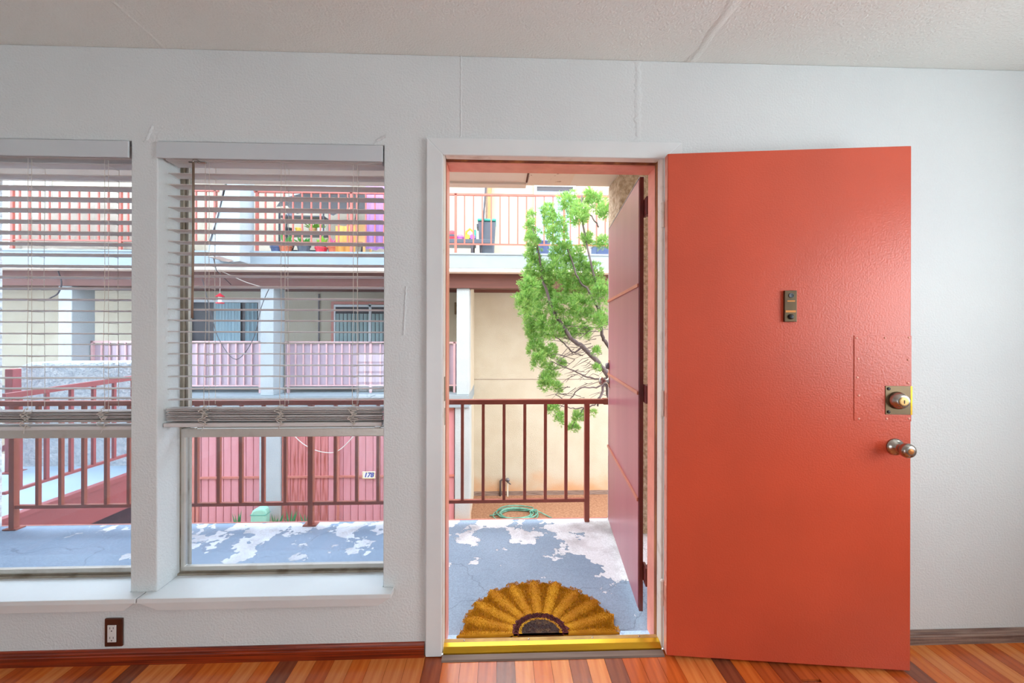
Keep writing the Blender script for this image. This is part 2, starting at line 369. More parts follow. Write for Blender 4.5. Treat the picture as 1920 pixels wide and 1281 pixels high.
tag(wall_with_holes('wall_right', [YB, -2.6, -.9, 0], [-.12, .85, 2.05, ZC], lambda y, z: -2.6 < y < -.9 and .85 < z < 2.05, XR, XR+.12, 'wall_paint', 'x'),
    'white side wall with a window opening, out of the picture', 'wall', kind='structure')
tag(wall_with_holes('wall_back', [XL, -2.2, -.6, XR], [-.12, .05, 1.0, ZC], lambda x, z: -2.2 < x < -.6 and .05 < z < 1.0, YB-.12, YB, 'wall_paint'),
    'white rear wall behind the camera with an unseen low opening added for fill light', 'wall', kind='structure')  # low opening added out of view so sky brightens the lower front wall
tag(part('wall_left', box(XL-.12, XL, YB, 0, -.12, ZC), 'wall_paint'), 'plain white left side wall of the room', 'wall', kind='structure')
cl = part('ceiling', box(XL-.12, XR+.12, YB-.12, WT, ZC, ZC+.14), 'ceiling_paint')
tag(cl, 'off-white textured ceiling above the windows and doorway', 'ceiling', kind='structure')
ridge('drywall_seam', [(-1.33, 0, ZC), (-1.25, -2.0, ZC), (0, 0, -1)], .02, cl, 'ceiling_paint', .002, horiz=(1, 0, 0))
ridge('drywall_seam', [(.80, 0, ZC), (.78, -2.0, ZC), (0, 0, -1)], .05, cl, 'ceiling_paint', .003, horiz=(1, 0, 0))

# floor: a base with wood strips laid towards the wall
fl = part('floor', box(XL, XR, YB, 0, -.12, -.008), 'floor_wood_2')
tag(fl, 'red-brown laminate wood strip floor', 'floor', kind='structure')
random.seed(11)
SW = .072; n = int((XR-XL)/SW)
strips = {}
for i in range(n):
    x = XL + i*SW; y = -.0
    cuts = [0, -random.uniform(.16, .75)]
    while cuts[-1] > -2.3: cuts.append(cuts[-1]-random.uniform(.7, 1.1))
    cuts = cuts[:4]
    for a, c in zip(cuts, cuts[1:]):
        ln = round(abs(a-c)/.08)*.08
        key = (ln, random.choice((0, 0, 1, 1, 2, 3, 3, 4)))
        if key not in strips:
            strips[key] = box(.0006, SW-.0006, -ln, 0, -.007, 0).mesh('plank')
            strips[key].materials.append(MATS['floor_wood_%d' % key[1]])
        put('plank', strips[key], None, fl, loc=(x, a, 0))

# baseboards
def profile_board(name, x0, x1, m, label):
    p = [(0, .0), (-.013, 0), (-.013, .034), (-.0105, .038), (-.0105, .044), (-.008, .048), (-.006, .056), (0, .057)]
    o = part(name, MB().prism(p, 'x', x0, x1), m); return tag(o, label, 'baseboard', kind='structure')
profile_board('baseboard_left', XL, -.297, 'cherry', 'dark cherry stained moulded baseboard under the windows')
profile_board('baseboard_right', .77, XR, 'worn_board', 'grey worn whitewashed baseboard beside the open red door')

# ------------------------------------------------------------------ windows
def window(name, x0, x1, label, label_sill):
    t = thing(name, label, 'window', (x0, .12, WZ[0]), kind='structure')
    z0, z1, y0, y1 = .29, WZ[1], .113, .158
    fr = MB(); k = .022
    fr.prism([(x0, z0), (x1, z0), (x1, z1), (x0, z1)], 'y', y0, y0+.001)  # replaced below by a ring
    fr = ring(x0, x1, z0, z1, .007, y0, y1); part('frame', fr, 'dirty_aluminium', t)
    a, c = x0+.007, x1-.007
    # lower sash, inside
    part('lower_sash', ring(a, c, .296, .90, (.013, .013, .018, .036), y0-.003, y0+.017), 'aluminium', t, bevel=.002)
    part('upper_sash', ring(a, c, .875, z1-.012, (.011, .011, .03, .02), y0+.022, y0+.04), 'aluminium', t, bevel=.002)
    part('pane', box(a+.010, c-.010, y0+.005, y0+.009, .31, .87), 'window_glass', t)
    part('pane', box(a+.009, c-.009, y0+.029, y0+.033, .90, z1-.03), 'window_glass', t)
    part('track', box(a, a+.005, y0+.001, y0+.008, .905, z1-.012), 'dirty_aluminium', t)
    part('track', box(c-.005, c, y0+.001, y0+.008, .905, z1-.012), 'dirty_aluminium', t)
    part('sill_track', box(x0, x1, y0-.012, y0+.004, .281, .2895), 'dirty_aluminium', t)
    for xx in (a+.05, c-.05): part('latch', box(xx-.012, xx+.012, y0-.006, y0+.008, .9, .906), 'aluminium', t, bevel=.002)
    return t
def ring(x0, x1, z0, z1, k, y0, y1):
    """a closed frame: k = width of left, right, bottom, top"""
    if isinstance(k, (int, float)): k = (k,)*4
    b = MB()
    o = [(x0, z0), (x1, z0), (x1, z1), (x0, z1)]; i = [(x0+k[0], z0+k[2]), (x1-k[1], z0+k[2]), (x1-k[1], z1-k[3]), (x0+k[0], z1-k[3])]
    for y in (y0, y1):
        b.v += [(p[0], y, p[1]) for p in o] + [(p[0], y, p[1]) for p in i]
    for j in range(4):
        q = (j+1) % 4
        b.f += [(j, q, 4+q, 4+j), (8+j, 12+j, 12+q, 8+q), (j, 8+j, 8+q, q), (4+j, 4+q, 12+q, 12+j)]
    return b
window('window_1', *W1, 'aluminium single-hung window at the left edge of the wall', '')
window('window_2', *W2, 'aluminium single-hung window between the wall pier and the doorway', '')

def stool(name, x0, x1, ax0, ax1, bx0, bx1, w, label):
    t = thing(name, label, 'window sill', ((x0+x1)/2, 0, .26), kind='structure')
    b = MB()   # board with ears in front of the wall
    poly = [(x0, -.046), (x1, -.046), (x1, -.001), (w[1]-.001, -.001), (w[1]-.001, .112), (w[0]+.001, .112), (w[0]+.001, -.001), (x0, -.001)]
    b.prism(poly, 'z', .2625, .2815); part('sill_board', b, 'trim_paint', t, bevel=.002)
    b = MB(); yt, yb = -.043, -.036     # face leaning back a little, mitred ends
    b.v = [(ax0, yt, .2622), (ax1, yt, .2622), (bx1, yb, .229), (bx0, yb, .229), (ax0, -.0005, .2622), (ax1, -.0005, .2622), (bx1, -.0005, .229), (bx0, -.0005, .229)]
    b.f = [(0, 1, 2, 3), (4, 7, 6, 5), (0, 4, 5, 1), (3, 2, 6, 7), (0, 3, 7, 4), (1, 5, 6, 2)]
    part('apron', b, 'trim_paint', t, bevel=.0015)
stool('trim_1', -2.41, -1.398, -2.40, -1.405, -2.35, -1.45, W1, 'white painted window sill and apron under the left window')
stool('trim_2', -1.392, -.420, -1.388, -.426, -1.322, -.476, W2, 'white painted window sill and apron between pier and doorway')

# ------------------------------------------------------------------ blinds
def slat_mesh(L_):
    b = MB(); n = 6; t = .0026; wd = .052; up = []; dn = []
    for i in range(n+1):
        u = i/n-.5; z = .0022*(1-4*u*u) - u*wd*.036
        up.append((u*wd, z+t/2)); dn.append((u*wd, z-t/2))
    b.prism(up+dn[::-1], 'x', 0, L_); return b.mesh('slat')
def blind(x0, x1, label, zs, stack, zrail, ladders, wand):
    YC = .056
    t = thing('window_blind', label, 'blind', ((x0+x1)/2, .0, 2.06), 'white slatted window blinds')
    part('valance', MB().prism([(-.012, 2.000), (-.012, 2.064), (-.004, 2.067), (-.004, 2.000)], 'x', x0+.004, x1-.002), 'blind_valance', t, bevel=.0015)
    part('headrail', box(x0+.012, x1-.012, .02, .082, 2.005, 2.058), 'blind_white', t, bevel=.003)
    sm = slat_mesh(x1-x0-.03); random.seed(int(x0*100))
    sm.materials.append(MATS['blind_white'])
    for p in sm.polygons: p.use_smooth = False
    for i, z in enumerate(zs):
        o = put('slat', sm, None, t, loc=Vector((x0+.016+random.uniform(-.001, .001), YC, z+random.uniform(-.001, .001))) - Vector(t.location))
        o.rotation_euler = (R(random.uniform(-.9, .9)), R(random.uniform(-.05, .05)), 0)
    z = stack[1]
    k = 0
    while z > stack[0]:
        o = put('slat', sm, None, t, loc=Vector((x0+.015+random.uniform(-.003, .003), YC-.004+random.uniform(-.003, .003), z)) - Vector(t.location))
        o.rotation_euler = (R(random.uniform(-4, 4)), R(random.uniform(-.12, .12)), 0); z -= .0068
    part('bottom_rail', box(x0+.006, x1-.012, YC-.036, YC+.024, zrail, zrail+.016), 'blind_white', t, bevel=.003)
    for xl in ladders:
        b = MB(); r = .0011
        w = lambda z: .004*math.sin(z*9+xl*20)*(1 if z < 1.4 else .2)
        for yy in (YC-.029, YC+.029):
            pts = [(xl+(w(zz) if yy < YC else .002*math.sin(zz*7)), yy, zz) for zz in [stack[1]+.01+(2.0-stack[1])*j/24 for j in range(25)]]
            b.tube(pts, r, 4)
        for z in zs: b.tube([(xl+.002, YC-.029, z-.003), (xl+.002, YC+.029, z-.005)], .0008, 4)
        b.tube([(xl+.018, YC-.033, 2.0), (xl+.018, YC-.031, stack[1])], .001, 4)
        part('ladder_cord', b, 'cord_white', t)
        # slack cord lying in loops over the slats that are gathered at the bottom
        rnd = random.Random(int(xl*1000)); pts = []; zz = stack[1]+.012; n = 46
        for j in range(n):
            a = j*.72; rr = .012+.010*math.sin(j*1.7+xl)
            pts.append((xl+.004+rr*math.cos(a)+rnd.uniform(-.004, .004), YC-.040-.002*math.sin(j*2.1), zz - (zz-zrail-.012)*j/n*1.0 + .008*math.sin(a)))
        pts.append((xl-.006, YC-.038, zrail-.012))
        c = bpy.data.curves.new('cord_tangle', 'CURVE'); c.dimensions = '3D'; sp = c.splines.new('POLY'); sp.points.add(len(pts)-1)
        sm2 = []
        for p in pts: sm2.append(Vector(p))
        part('cord_tangle', MB().tube(catmull(sm2, 3), .0016, 5), 'cord_white', t)
    if wand:
        xw, z0, z1 = wand
        part('tilt_wand', MB().tube([(xw, -.006, z0), (xw+.003, -.005, (z0+z1)/2), (xw+.002, -.004, z1)], .0042, 8), 'wand', t, smooth=True)
        part('wand_hook', MB().tube([(xw, -.004, z1-.004), (xw, -.002, z1+.012), (xw+.002, .012, z1+.018), (xw+.002, .03, z1+.018)], .0022, 6), 'metal', t, smooth=True)
        part('tilt_rod', MB().tube([(xw-.03, .015, z1+.008), (xw+.035, .02, z1+.008)], .003, 6), 'metal', t, smooth=True)
    return t
def catmull(p, k):
    out = []
    for i in range(len(p)-1):
        a, b, c, d = p[max(i-1, 0)], p[i], p[i+1], p[min(i+2, len(p)-1)]
        for j in range(k):
            t = j/k; out.append(.5*((2*b)+(c-a)*t+(2*a-5*b+4*c-d)*t*t+(3*b-a-3*c+d)*t*t*t))
    out.append(p[-1]); return out
z2 = [2.002-.0459*i for i in range(20)] + [1.079, 1.036]
blind(*W2, 'white slatted blind with tilt wand, lowered over the window nearest the doorway', z2, (.952, 1.0), .928, (-1.190, -.888, -.597), (-1.216, 1.367, 1.988))
z1 = [1.988-.0455*i for i in range(20)] + [1.081, 1.041]
blind(*W1, 'white slatted blind lowered over the left-hand window, no wand in view', z1, (.944, .990), .918, (-2.2, -1.880, -1.584), None)

# ------------------------------------------------------------------ doorway
tr = thing('trim_3', 'white painted casing boards around the doorway', 'door casing', (.23, 0, 0), kind='structure')
part('casing_board', MB().prism([(-.292, .004), (-.226, .004), (-.226, 2.033), (-.292, 2.101)], 'y', -.016, -.0005), 'trim_paint', tr, bevel=.004)
part('casing_board', MB().prism([(.684, .004), (.757, .004), (.757, 2.099), (.684, 2.033)], 'y', -.009, -.0005), 'trim_paint', tr, bevel=.002)
part('casing_board', MB().prism([(-.292, 2.101), (-.226, 2.033), (.684, 2.033), (.757, 2.099)], 'y', -.011, -.0005), 'trim_paint', tr, bevel=.003)
jb = thing('trim_4', 'chipped white wooden jamb lining the doorway', 'door jamb', (.23, .04, 0), kind='structure')
part('jamb_board', box(DX[0]+.001, -.2225, .001, .055, .004, DZ-.002), 'jamb_paint', jb, bevel=.003)
part('jamb_board', box(.677, DX[1]-.001, .001, .048, .004, DZ-.002), 'jamb_paint', jb, bevel=.003)
part('jamb_head', box(-.222, .676, .001, .058, 2.043, DZ-.002), 'jamb_paint', jb, bevel=.003)
part('weatherstrip', box(DX[0]+.001, -.2235, .056, .076, .004, 2.05), 'raw_wood', jb)
part('weatherstrip', box(.677, DX[1]-.001, .049, .076, .004, 2.05), 'raw_wood', jb)
part('weatherstrip', box(-.222, .676, .059, .076, 2.040, DZ-.002), 'raw_wood', jb)
part('strike_plate', MB().prism([(.02, .93), (.035, .93), (.035, 1.0), (.02, 1.0)], 'x', -.2224, -.2208), 'metal', jb)
part('strike_plate', MB().prism([(.015, 1.03), (.035, 1.03), (.035, 1.13), (.015, 1.13)], 'x', -.2224, -.2208), 'bronze', jb)

th = thing('door_threshold', 'brass covered threshold strip on the doorway floor', 'threshold', (.23, .02, 0), kind='structure')
part('reducer_strip', MB().prism([(-.040, .0005), (-.036, .006), (-.014, .010), (-.010, .0005)], 'x', -.224, .676), 'reducer', th)
part('brass_cover', MB().prism([(-.010, .0005), (-.008, .012), (.010, .024), (.030, .026), (.030, .0005)], 'x', -.222, .676), 'brass', th)
part('brass_top', MB().prism([(.0305, .0005), (.0305, .0262), (.052, .024), (.058, .014), (.058, .0005)], 'x', -.222, .676), 'worn_brass', th)
part('outer_sill', box(-.220, .675, .059, .126, -.06, -.030), 'sill_cream', th, bevel=.003)
for xx in (-.14, .13, .40, .60): part('screw', MB().lathe([(.004, 0), (.004, .0012), (.002, .002)], (xx, .04, .0252), (0, 0, 1), 10), 'metal', th)

# main red door, swung back against the wall -------------------------------------------------
ang = math.atan2(-.103, .907)
d1 = thing('door_1', 'red painted entry door opened flat against the wall, exterior face showing', 'door', (.681, -.047, 0), kind='structure', rz=ang, local=True)
part('slab', MB().box(0, .913, 0, .036, .012, 2.036), 'red_door', d1, bevel=.003)
part('hinge_edge', MB().box(-.0012, .0, .003, .034, .014, 2.034), 'red_door_edge', d1)
# peephole and bell plate
v = part('door_viewer', MB().box(.443, .489, -.011, -.0003, 1.357, 1.480), 'bronze', d1, bevel=.002)
part('viewer_lens', MB().lathe([(.0095, 0), (.0095, .002), (.0075, .003), (.0072, .0015), (.003, .0012)], (.467, -.0112, 1.460), (0, -1, 0), 20), 'lens', v, loc=(0, 0, 0), smooth=False)
part('bell_button', MB().lathe([(.010, 0), (.010, .004), (.007, .0065), (.002, .007)], (.466, -.0112, 1.377), (0, -1, 0), 20), 'black_plastic', v, loc=(0, 0, 0))
part('name_strip', MB().box(.446, .484, -.0125, -.0111, 1.394, 1.402), 'copper', v, loc=(0, 0, 0))
part('name_strip', MB().box(.453, .481, -.0118, -.0111, 1.436, 1.441), 'copper', v, loc=(0, 0, 0))
# guard plate around the dead bolt
g = part('guard_plate', MB().box(.706, .9125, -.0022, -.0003, .974, 1.304), 'red_door', d1, bevel=.0006)
for sx_, sz_ in ((.714,1.294),(.817,1.295),(.903,1.297),(.72,1.214),(.9,1.211),(.717,1.141),(.9,1.122),(.723,1.071),(.723,.981),(.824,.983),(.904,.985)):
    part('screw', MB().lathe([(.0042, 0), (.0042, .0009), (.0022, .0022)], (sx_, -.0022, sz_), (0, -1, 0), 10), 'red_door_edge', g, loc=(0, 0, 0))
bp = part('bolt_plate', MB().box(.818, .9128, -.0042, -.0023, 1.0, 1.110), 'bronze', d1, bevel=.0006)
part('brass_lip', MB().box(.908, .914, -.0046, -.0040, 1.0, 1.110), 'brass', bp, loc=(0, 0, 0))
for sz_ in (1.010, 1.099): part('screw', MB().lathe([(.006, 0), (.006, .0015), (.003, .003)], (.829, -.0042, sz_), (0, -1, 0), 12), 'black_plastic', bp, loc=(0, 0, 0))
db = part('deadbolt', MB().lathe([(.034, 0), (.034, .003), (.033, .008), (.025, .024), (.0225, .026), (.0215, .0265)], (.862, -.0042, 1.055), (0, -1, 0), 32), 'metal', d1, smooth=True)
part('lock_cylinder', MB().lathe([(.017, 0), (.017, .0015), (.014, .0022), (.006, .0024)], (.862, -.0306, 1.055), (0, -1, 0), 24), 'worn_brass', db, loc=(0, 0, 0))
part('keyhole', MB().box(.8608, .8632, -.0342, -.033, 1.047, 1.060), 'black_plastic', db, loc=(0, 0, 0))
kb = part('door_knob', MB().lathe([(.033, 0), (.032, .004), (.026, .009), (.015, .013), (.0125, .026), (.014, .032), (.022, .038), (.0265, .046), (.0272, .054), (.025, .061), (.019, .066), (.013, .067)], (.856, -.0003, .875), (0, -1, 0), 32), 'metal', d1, smooth=True)
part('lock_cylinder', MB().lathe([(.010, 0), (.010, .0012), (.004, .002)], (.856, -.0673, .875), (0, -1, 0), 20), 'copper', kb, loc=(0, 0, 0))
for hz in (1.80, 1.02, .24):
    part('hinge', MB().lathe([(.006, -.052), (.0075, -.05), (.0075, -.018), (.006, -.0175), (.0075, -.017), (.0075, .017), (.006, .0175), (.0075, .018), (.0075, .05), (.004, .056)], (-.0085, .038, hz), (0, 0, 1), 14), 'jamb_paint', d1, smooth=False)
    part('hinge_leaf', MB().box(-.0028, -.0013, .006, .032, hz-.05, hz+.05), 'red_door_edge', d1)

# steel frame and security screen door -------------------------------------------------------
sf = thing('security_frame', 'brick red steel frame of the security screen door', 'door frame', (.23, .12, 0), kind='structure')
part('frame_post', box(DX[0]-.0, -.2205, .077, .168, -.0395, 2.064), 'frame_red', sf, bevel=.003)
part('frame_post', box(.681, DX[1], .077, .168, -.0395, 2.064), 'frame_red', sf, bevel=.003)
part('frame_head', box(-.2205, .681, .077, .168, 2.034, 2.064), 'frame_red', sf, bevel=.003)
ang2 = math.atan2(.92, .111)
d2 = thing('door_2', 'mauve security screen door swung outward, cross bars on its sheet', 'door', (.664, .222, 0), kind='structure', rz=ang2, local=True)
# local x along the leaf, local +y is the side seen from the room (towards the railing)
L2 = .925
part('leaf_frame', ring(0, L2, .004, 2.048, (.03, .028, .03, .03), -.018, 0), 'screen_edge', d2, bevel=.001)
part('screen_sheet', MB().box(.012, L2-.006, .0003, .003, .012, 2.04), 'screen_panel', d2)
part('screen_sheet', MB().box(.03, L2-.028, -.017, -.015, .03, 2.02), 'screen_panel', d2)
for bz in (.527, 1.03, 1.539): part('cross_bar', MB().box(.004, L2-.004, .0032, .011, bz-.008, bz+.008), 'screen_bar', d2, bevel=.001)
part('edge_strip', MB().box(L2-.0055, L2+.001, -.022, .004, .004, 2.048), 'frame_white', d2)
part('edge_strip', MB().box(.004, L2-.006, -.022, .0025, 2.0485, 2.0505), 'frame_white', d2)
part('lock_plate', MB().box(L2-.06, L2-.012, .0032, .006, .94, 1.13), 'screen_bar', d2, bevel=.001)
k2 = part('screen_knob', MB().lathe([(.026, 0), (.024, .005), (.012, .012), (.010, .03), (.016, .036), (.026, .044), (.028, .054), (.024, .064), (.012, .068)], (L2-.036, .0062, .985), (0, 1, 0), 24), 'metal', d2, smooth=True)
part('screen_deadbolt', MB().lathe([(.024, 0), (.022, .012), (.018, .02), (.008, .022)], (L2-.036, .0062, 1.088), (0, 1, 0), 20), 'tap_grey', d2, smooth=True)
for hz in (1.90, 1.03, .19): part('hinge', MB().box(-.046, .012, -.030, -.0185, hz-.042, hz+.042), 'screen_edge', d2, bevel=.002)
for hz in (1.90, 1.03, .19): part('hinge_pin', MB().lathe([(.007, -.045), (.007, .045)], (-.020, -.035, hz), (0, 0, 1), 10), 'screen_edge', d2)

# ------------------------------------------------------------------ wall outlet
ot = thing('wall_outlet', 'white duplex outlet in a dark brown cover plate under the left window', 'outlet', (-1.514, -.001, .125))
part('cover_plate', box(-1.549, -1.481, -.008, -.0006, .070, .181), 'outlet_brown', ot, bevel=.003)
rc = part('receptacle', box(-1.535, -1.502, -.011, -.0082, .090, .157), 'outlet_white', ot, bevel=.001)
for zz in (.146, .108):
    for xx in (-1.525, -1.512): part('slot', box(xx-.001, xx+.001, -.0113, -.0108, zz-.004, zz+.004), 'black_plastic', rc, loc=(0, 0, 0))
    part('ground_hole', MB().lathe([(.0024, 0), (.0024, .0004)], (-1.5185, -.0109, zz-.011), (0, -1, 0), 10), 'black_plastic', rc, loc=(0, 0, 0))

# ================================================================== BALCONY
SZ = -.04
bf = part('balcony_floor', box(-9, 4.2, WT, 1.272, -.30, SZ), 'peeling_paint')
tag(bf, 'grey-blue painted concrete balcony floor with peeling patches', 'balcony floor', kind='structure')
part('edge_strip', box(-9, .80, 1.262, 1.276, -.062, -.0385), 'far_rail_paint', bf)
bc = part('balcony_ceiling', box(-9, 4.2, WT+.002, 1.30, 2.405, 2.62), 'soffit')
tag(part('roof', box(-9, 4.2, -4.5, 1.30, 2.625, 3.30), 'stucco_cream'), 'flat roof with stucco parapet over the room and balcony', 'roof', kind='structure')
tag(bc, 'pale beige plaster underside of the walkway above the balcony', 'soffit', kind='structure')
part('edge_board', box(-9, .20, 1.245, 1.325, 2.390, 2.60), 'soffit', bc, bevel=.003)
part('plaster_patch', box(.21, .52, 1.02, 1.28, 2.3985, 2.4052), 'soffit_patch', bc)
part('panel_joint', box(.195, .206, .25, 1.24, 2.4015, 2.4052), 'beam_brown', bc)
op = part('stucco_pillar', box(.815, 1.10, 1.03, 1.31, -.30, 2.404), 'stucco_rough', bevel=.012); tag(op, 'rough tan stucco pillar where the balcony railing ends', 'pillar', kind='structure')
op = part('stucco_pillar', box(-3.80, -3.455, 1.00, 1.27, -.30, 2.404), 'stucco_rough_white', bevel=.012); tag(op, 'rough white stucco pillar beside the left window', 'pillar', kind='structure')
ef = wall_with_holes('wall_outside', [XL-6, W1[0], W1[1], W2[0], W2[1], DX[0], DX[1], 4.2], [-.30, 0, WZ[0], DZ, WZ[1], 2.62], inh, WT+.001, WT+.02, 'stucco_cream')
tag(ef, 'cream stucco outside face of the front wall', 'wall', kind='structure')

# near railing: three posts, top and bottom rail, balusters
RY = 1.225
rl = thing('balcony_railing', 'brown-red steel railing along the open edge of the balcony', 'railing', (.64, RY, SZ))
part('top_rail', box(-3.45, .760, RY-.02, RY+.02, .806, .840), 'rail_paint', rl, bevel=.003)
part('rail_sleeve', box(.755, .812, RY-.024, RY+.024, .802, .844), 'rail_paint', rl, bevel=.003)
part('bottom_rail', box(-3.34, .645, RY-.012, RY+.012, .100, .124), 'rail_paint', rl, bevel=.002)
pm = box(-.017, .017, -.017, .017, SZ, .808).mesh('post'); sm_ = box(-.0105, .0105, -.0105, .0105, .122, .808).mesh('baluster')
posts = (-3.328, -1.318, .639)
repeat('post', pm, 'rail_paint', rl, [(x, RY, 0) for x in posts])
pl = box(-.045, .045, -.03, .03, 0, .008).mesh('base_plate')
for x in posts[:2]: put('base_plate', pl, 'rail_paint', rl, loc=Vector((x, RY, SZ)) - Vector(rl.location))
for a, st in ((-3.167, .152), (-1.148, .1487)): repeat('baluster', sm_, 'rail_paint', rl, [(a+st*i, RY, 0) for i in range(12)])

# sunflower mat -------------------------------------------------------------------------------
MX, MY, MZ = .19, .1285, SZ
mt = thing('door_mat', 'half-round sunflower coir door mat with golden petals on the balcony floor', 'door mat', (MX, MY, MZ))
def petal(a, r0, r1, wd, z):
    b = MB(); n = 9; rows = []
    ca, sa = math.cos(a), math.sin(a)
    for i in range(n+1):
        t = i/n; r = (r0+(r1-r0)*t)*(.93+.07*abs(sa))
        hw = wd*(.55+.45*t)*math.sqrt(max(0, 1-max(0, (t-.72)/.28)**2)) + .0005
        row = []
        for u in (-1, -.55, 0, .55, 1):
            x = MX+r*ca-u*hw*sa; y = MY+r*sa+u*hw*ca
            zz = z + .007*(1-u*u)*(1-.3*t)+ (.0 if abs(u) < 1 else -.006)
            row.append(len(b.v)); b.v.append((x, max(y, MY), zz))
        rows.append(row)
    for i in range(n):
        for j in range(4): b.f.append((rows[i][j], rows[i][j+1], rows[i+1][j+1], rows[i+1][j]))
    return b
b = MB(); pts = [(MX+.35, MY)]
for i in range(61):
    a = math.pi*i/60; r = (.366+.012*abs(math.sin(a*8)))*(.92+.08*math.sin(a)); pts.append((MX+r*math.cos(a), MY+r*math.sin(a)))
part('backing', MB().prism(pts[1:], 'z', MZ+.0005, MZ+.007), 'fibre_ochre', mt)
PET = [(math.pi*(i+.5)/10, .13, .378+.010*((i*7) % 3-1), .064, MZ+.0095, 'fibre_ochre') for i in range(10)] + \
      [(math.pi*i/10+.0, .11, .390+.010*((i*5) % 3-1), .056, MZ+.013, 'fibre_gold') for i in range(0, 11)]
for a, r0, r1, wd, z, m_ in PET: part('petal', petal(a, r0, r1, wd, z), m_, mt, smooth=True)
def half_disc(r, z0, z1, jag=0):
    rnd = random.Random(4); n = 48
    return MB().prism([(MX+(r+rnd.uniform(-jag, jag))*math.cos(math.pi*i/n), MY+(r+rnd.uniform(-jag, jag))*math.sin(math.pi*i/n)) for i in range(n+1)], 'z', z0, z1)
part('ring', half_disc(.128, MZ+.012, MZ+.0215, .009), 'fibre_maroon', mt)
part('ring', half_disc(.098, MZ+.013, MZ+.0222, .003), 'fibre_gold', mt)
part('flower_centre', half_disc(.085, MZ+.014, MZ+.0228, .004), 'fibre_dark', mt)
def pile(n, r0, r1, mat_, h, zf):
    rnd = random.Random(n); b = MB()
    for _ in range(n):
        a = rnd.uniform(.0, math.pi); r = math.sqrt(rnd.uniform(r0*r0, r1*r1))
        if r > .35 and abs(math.sin(a*10+.0)) > .8: r *= .95
        r *= .93+.07*math.sin(a); x, y = MX+r*math.cos(a), MY+.004+r*math.sin(a); z = zf(r)
        q = rnd.uniform(0, 6.28); s = rnd.uniform(.0012, .0022); l = rnd.uniform(.4, 1)*h; dx, dy = rnd.uniform(-.6, .6)*h, rnd.uniform(-.6, .6)*h
        i = len(b.v); b.v += [(x-s*math.cos(q), y-s*math.sin(q), z), (x+s*math.cos(q), y+s*math.sin(q), z), (x+dx, y+dy, z+l)]; b.f.append((i, i+1, i+2))
    m = bpy.data.meshes.new('pile'); m.from_pydata(b.v, [], b.f); o = put('pile', m, mat_, mt); o['kind'] = 'stuff'
pile(30000, .12, .384, 'pile_gold', .009, lambda r: MZ+.015)
pile(3800, .0, .126, 'pile_dark', .005, lambda r: MZ+.021)

# ================================================================== COURTYARD
GZ = -2.36
gd = part('ground', box(-24, 16, 1.28, 30, GZ-.3, GZ), 'dirt'); tag(gd, 'reddish brown dirt ground of the courtyard', 'ground', kind='structure')
tag(part('garden_wall_below', box(-9, 4.2, 1.0, 1.262, GZ, -.301), 'stucco_cream'), 'cream wall under the balcony slab', 'wall', kind='structure')

# bridge at the left with its rail and parapet
br = thing('foot_bridge', 'red-edged concrete bridge leaving the balcony beside the left stucco pillar', 'bridge', (-3.49, 1.30, 0), kind='structure')
def bz(t): return -.01+.052*t
def bp_(t, off=0): return Vector((-3.493+.195*t+off, 1.30+t, bz(t)))
def slab_along(t0, t1, off0, off1, z0, z1):
    b = MB(); i = 0
    for t in (t0, t1):
        for off in (off0, off1):
            p = bp_(t, off)
            b.v += [(p.x, p.y, p.z+z0), (p.x, p.y, p.z+z1)]
    b.f = [(0, 1, 3, 2), (4, 6, 7, 5), (0, 4, 5, 1), (2, 3, 7, 6), (1, 5, 7, 3), (0, 2, 6, 4)]
    return b
part('deck', slab_along(-.02, 1.35, -3.2, -.05, -.16, 0), 'deck_paint', br)
part('stringer', slab_along(-.02, 1.35, -.05, 0, -.30, .002), 'bridge_red', br)
part('stringer_lip', slab_along(-.02, 1.35, -.05, .012, -.034, .006), 'bridge_red', br)
part('under_shade_wall', MB().prism([(1.30, GZ), (2.7, GZ), (2.7, -.24), (1.30, -.32)], 'x', -3.9, -3.62), 'under_shade', br)  # added dark wall, its colour stands for the shade beneath the bridge
brl = thing('bridge_railing', 'brick red sloping handrail on the bridge beside the left pillar', 'railing', tuple(bp_(0)))
for z0, z1, nm in ((.845, .885, 'top_rail'), (.165, .185, 'bottom_rail')): part(nm, slab_along(.02, 1.3, -.035, -.008, z0, z1), 'bridge_red', brl)
bm_ = box(-.011, .011, -.011, .011, .166, .86).mesh('baluster')
for i in range(9):
    p = bp_(.10+i*.148, -.0215); put('baluster', bm_, 'bridge_red', brl, loc=p - Vector(brl.location))
pp = thing('bridge_post', 'thick red steel post standing before the rounded stucco parapet', 'post', (-4.44, 2.17, .03))
part('shaft', box(-4.475, -4.405, 2.135, 2.205, .02, .98), 'bridge_red', pp, bevel=.004)
part('bracket', MB().prism([(-4.475, .30), (-4.56, .25), (-4.56, .21), (-4.475, .25)], 'y', 2.15, 2.19), 'bridge_red', pp)
part('foot_plate', box(-4.50, -4.38, 2.11, 2.23, .03, .042), 'bridge_red', pp)
par = []
for i in range(9):
    a = math.pi/2*i/8; par.append((-4.42-.2*math.cos(a)+.06*0, .86+.165*math.sin(a)))
par = [(-4.62, -.1)] + [(-4.62+.0, .80)] + [(-4.42-.2*math.cos(math.pi/2*i/8), .86+.17*math.sin(math.pi/2*i/8)) for i in range(9)] + [(-3.27, 1.04), (-3.22, 1.0), (-3.22, -.1)]
pa = part('stucco_parapet', MB().prism(par, 'y', 2.30, 2.52), 'stucco_rough_white', bevel=.03)
tag(pa, 'white rough stucco parapet with rounded end, at the end of the bridge', 'parapet', kind='structure')

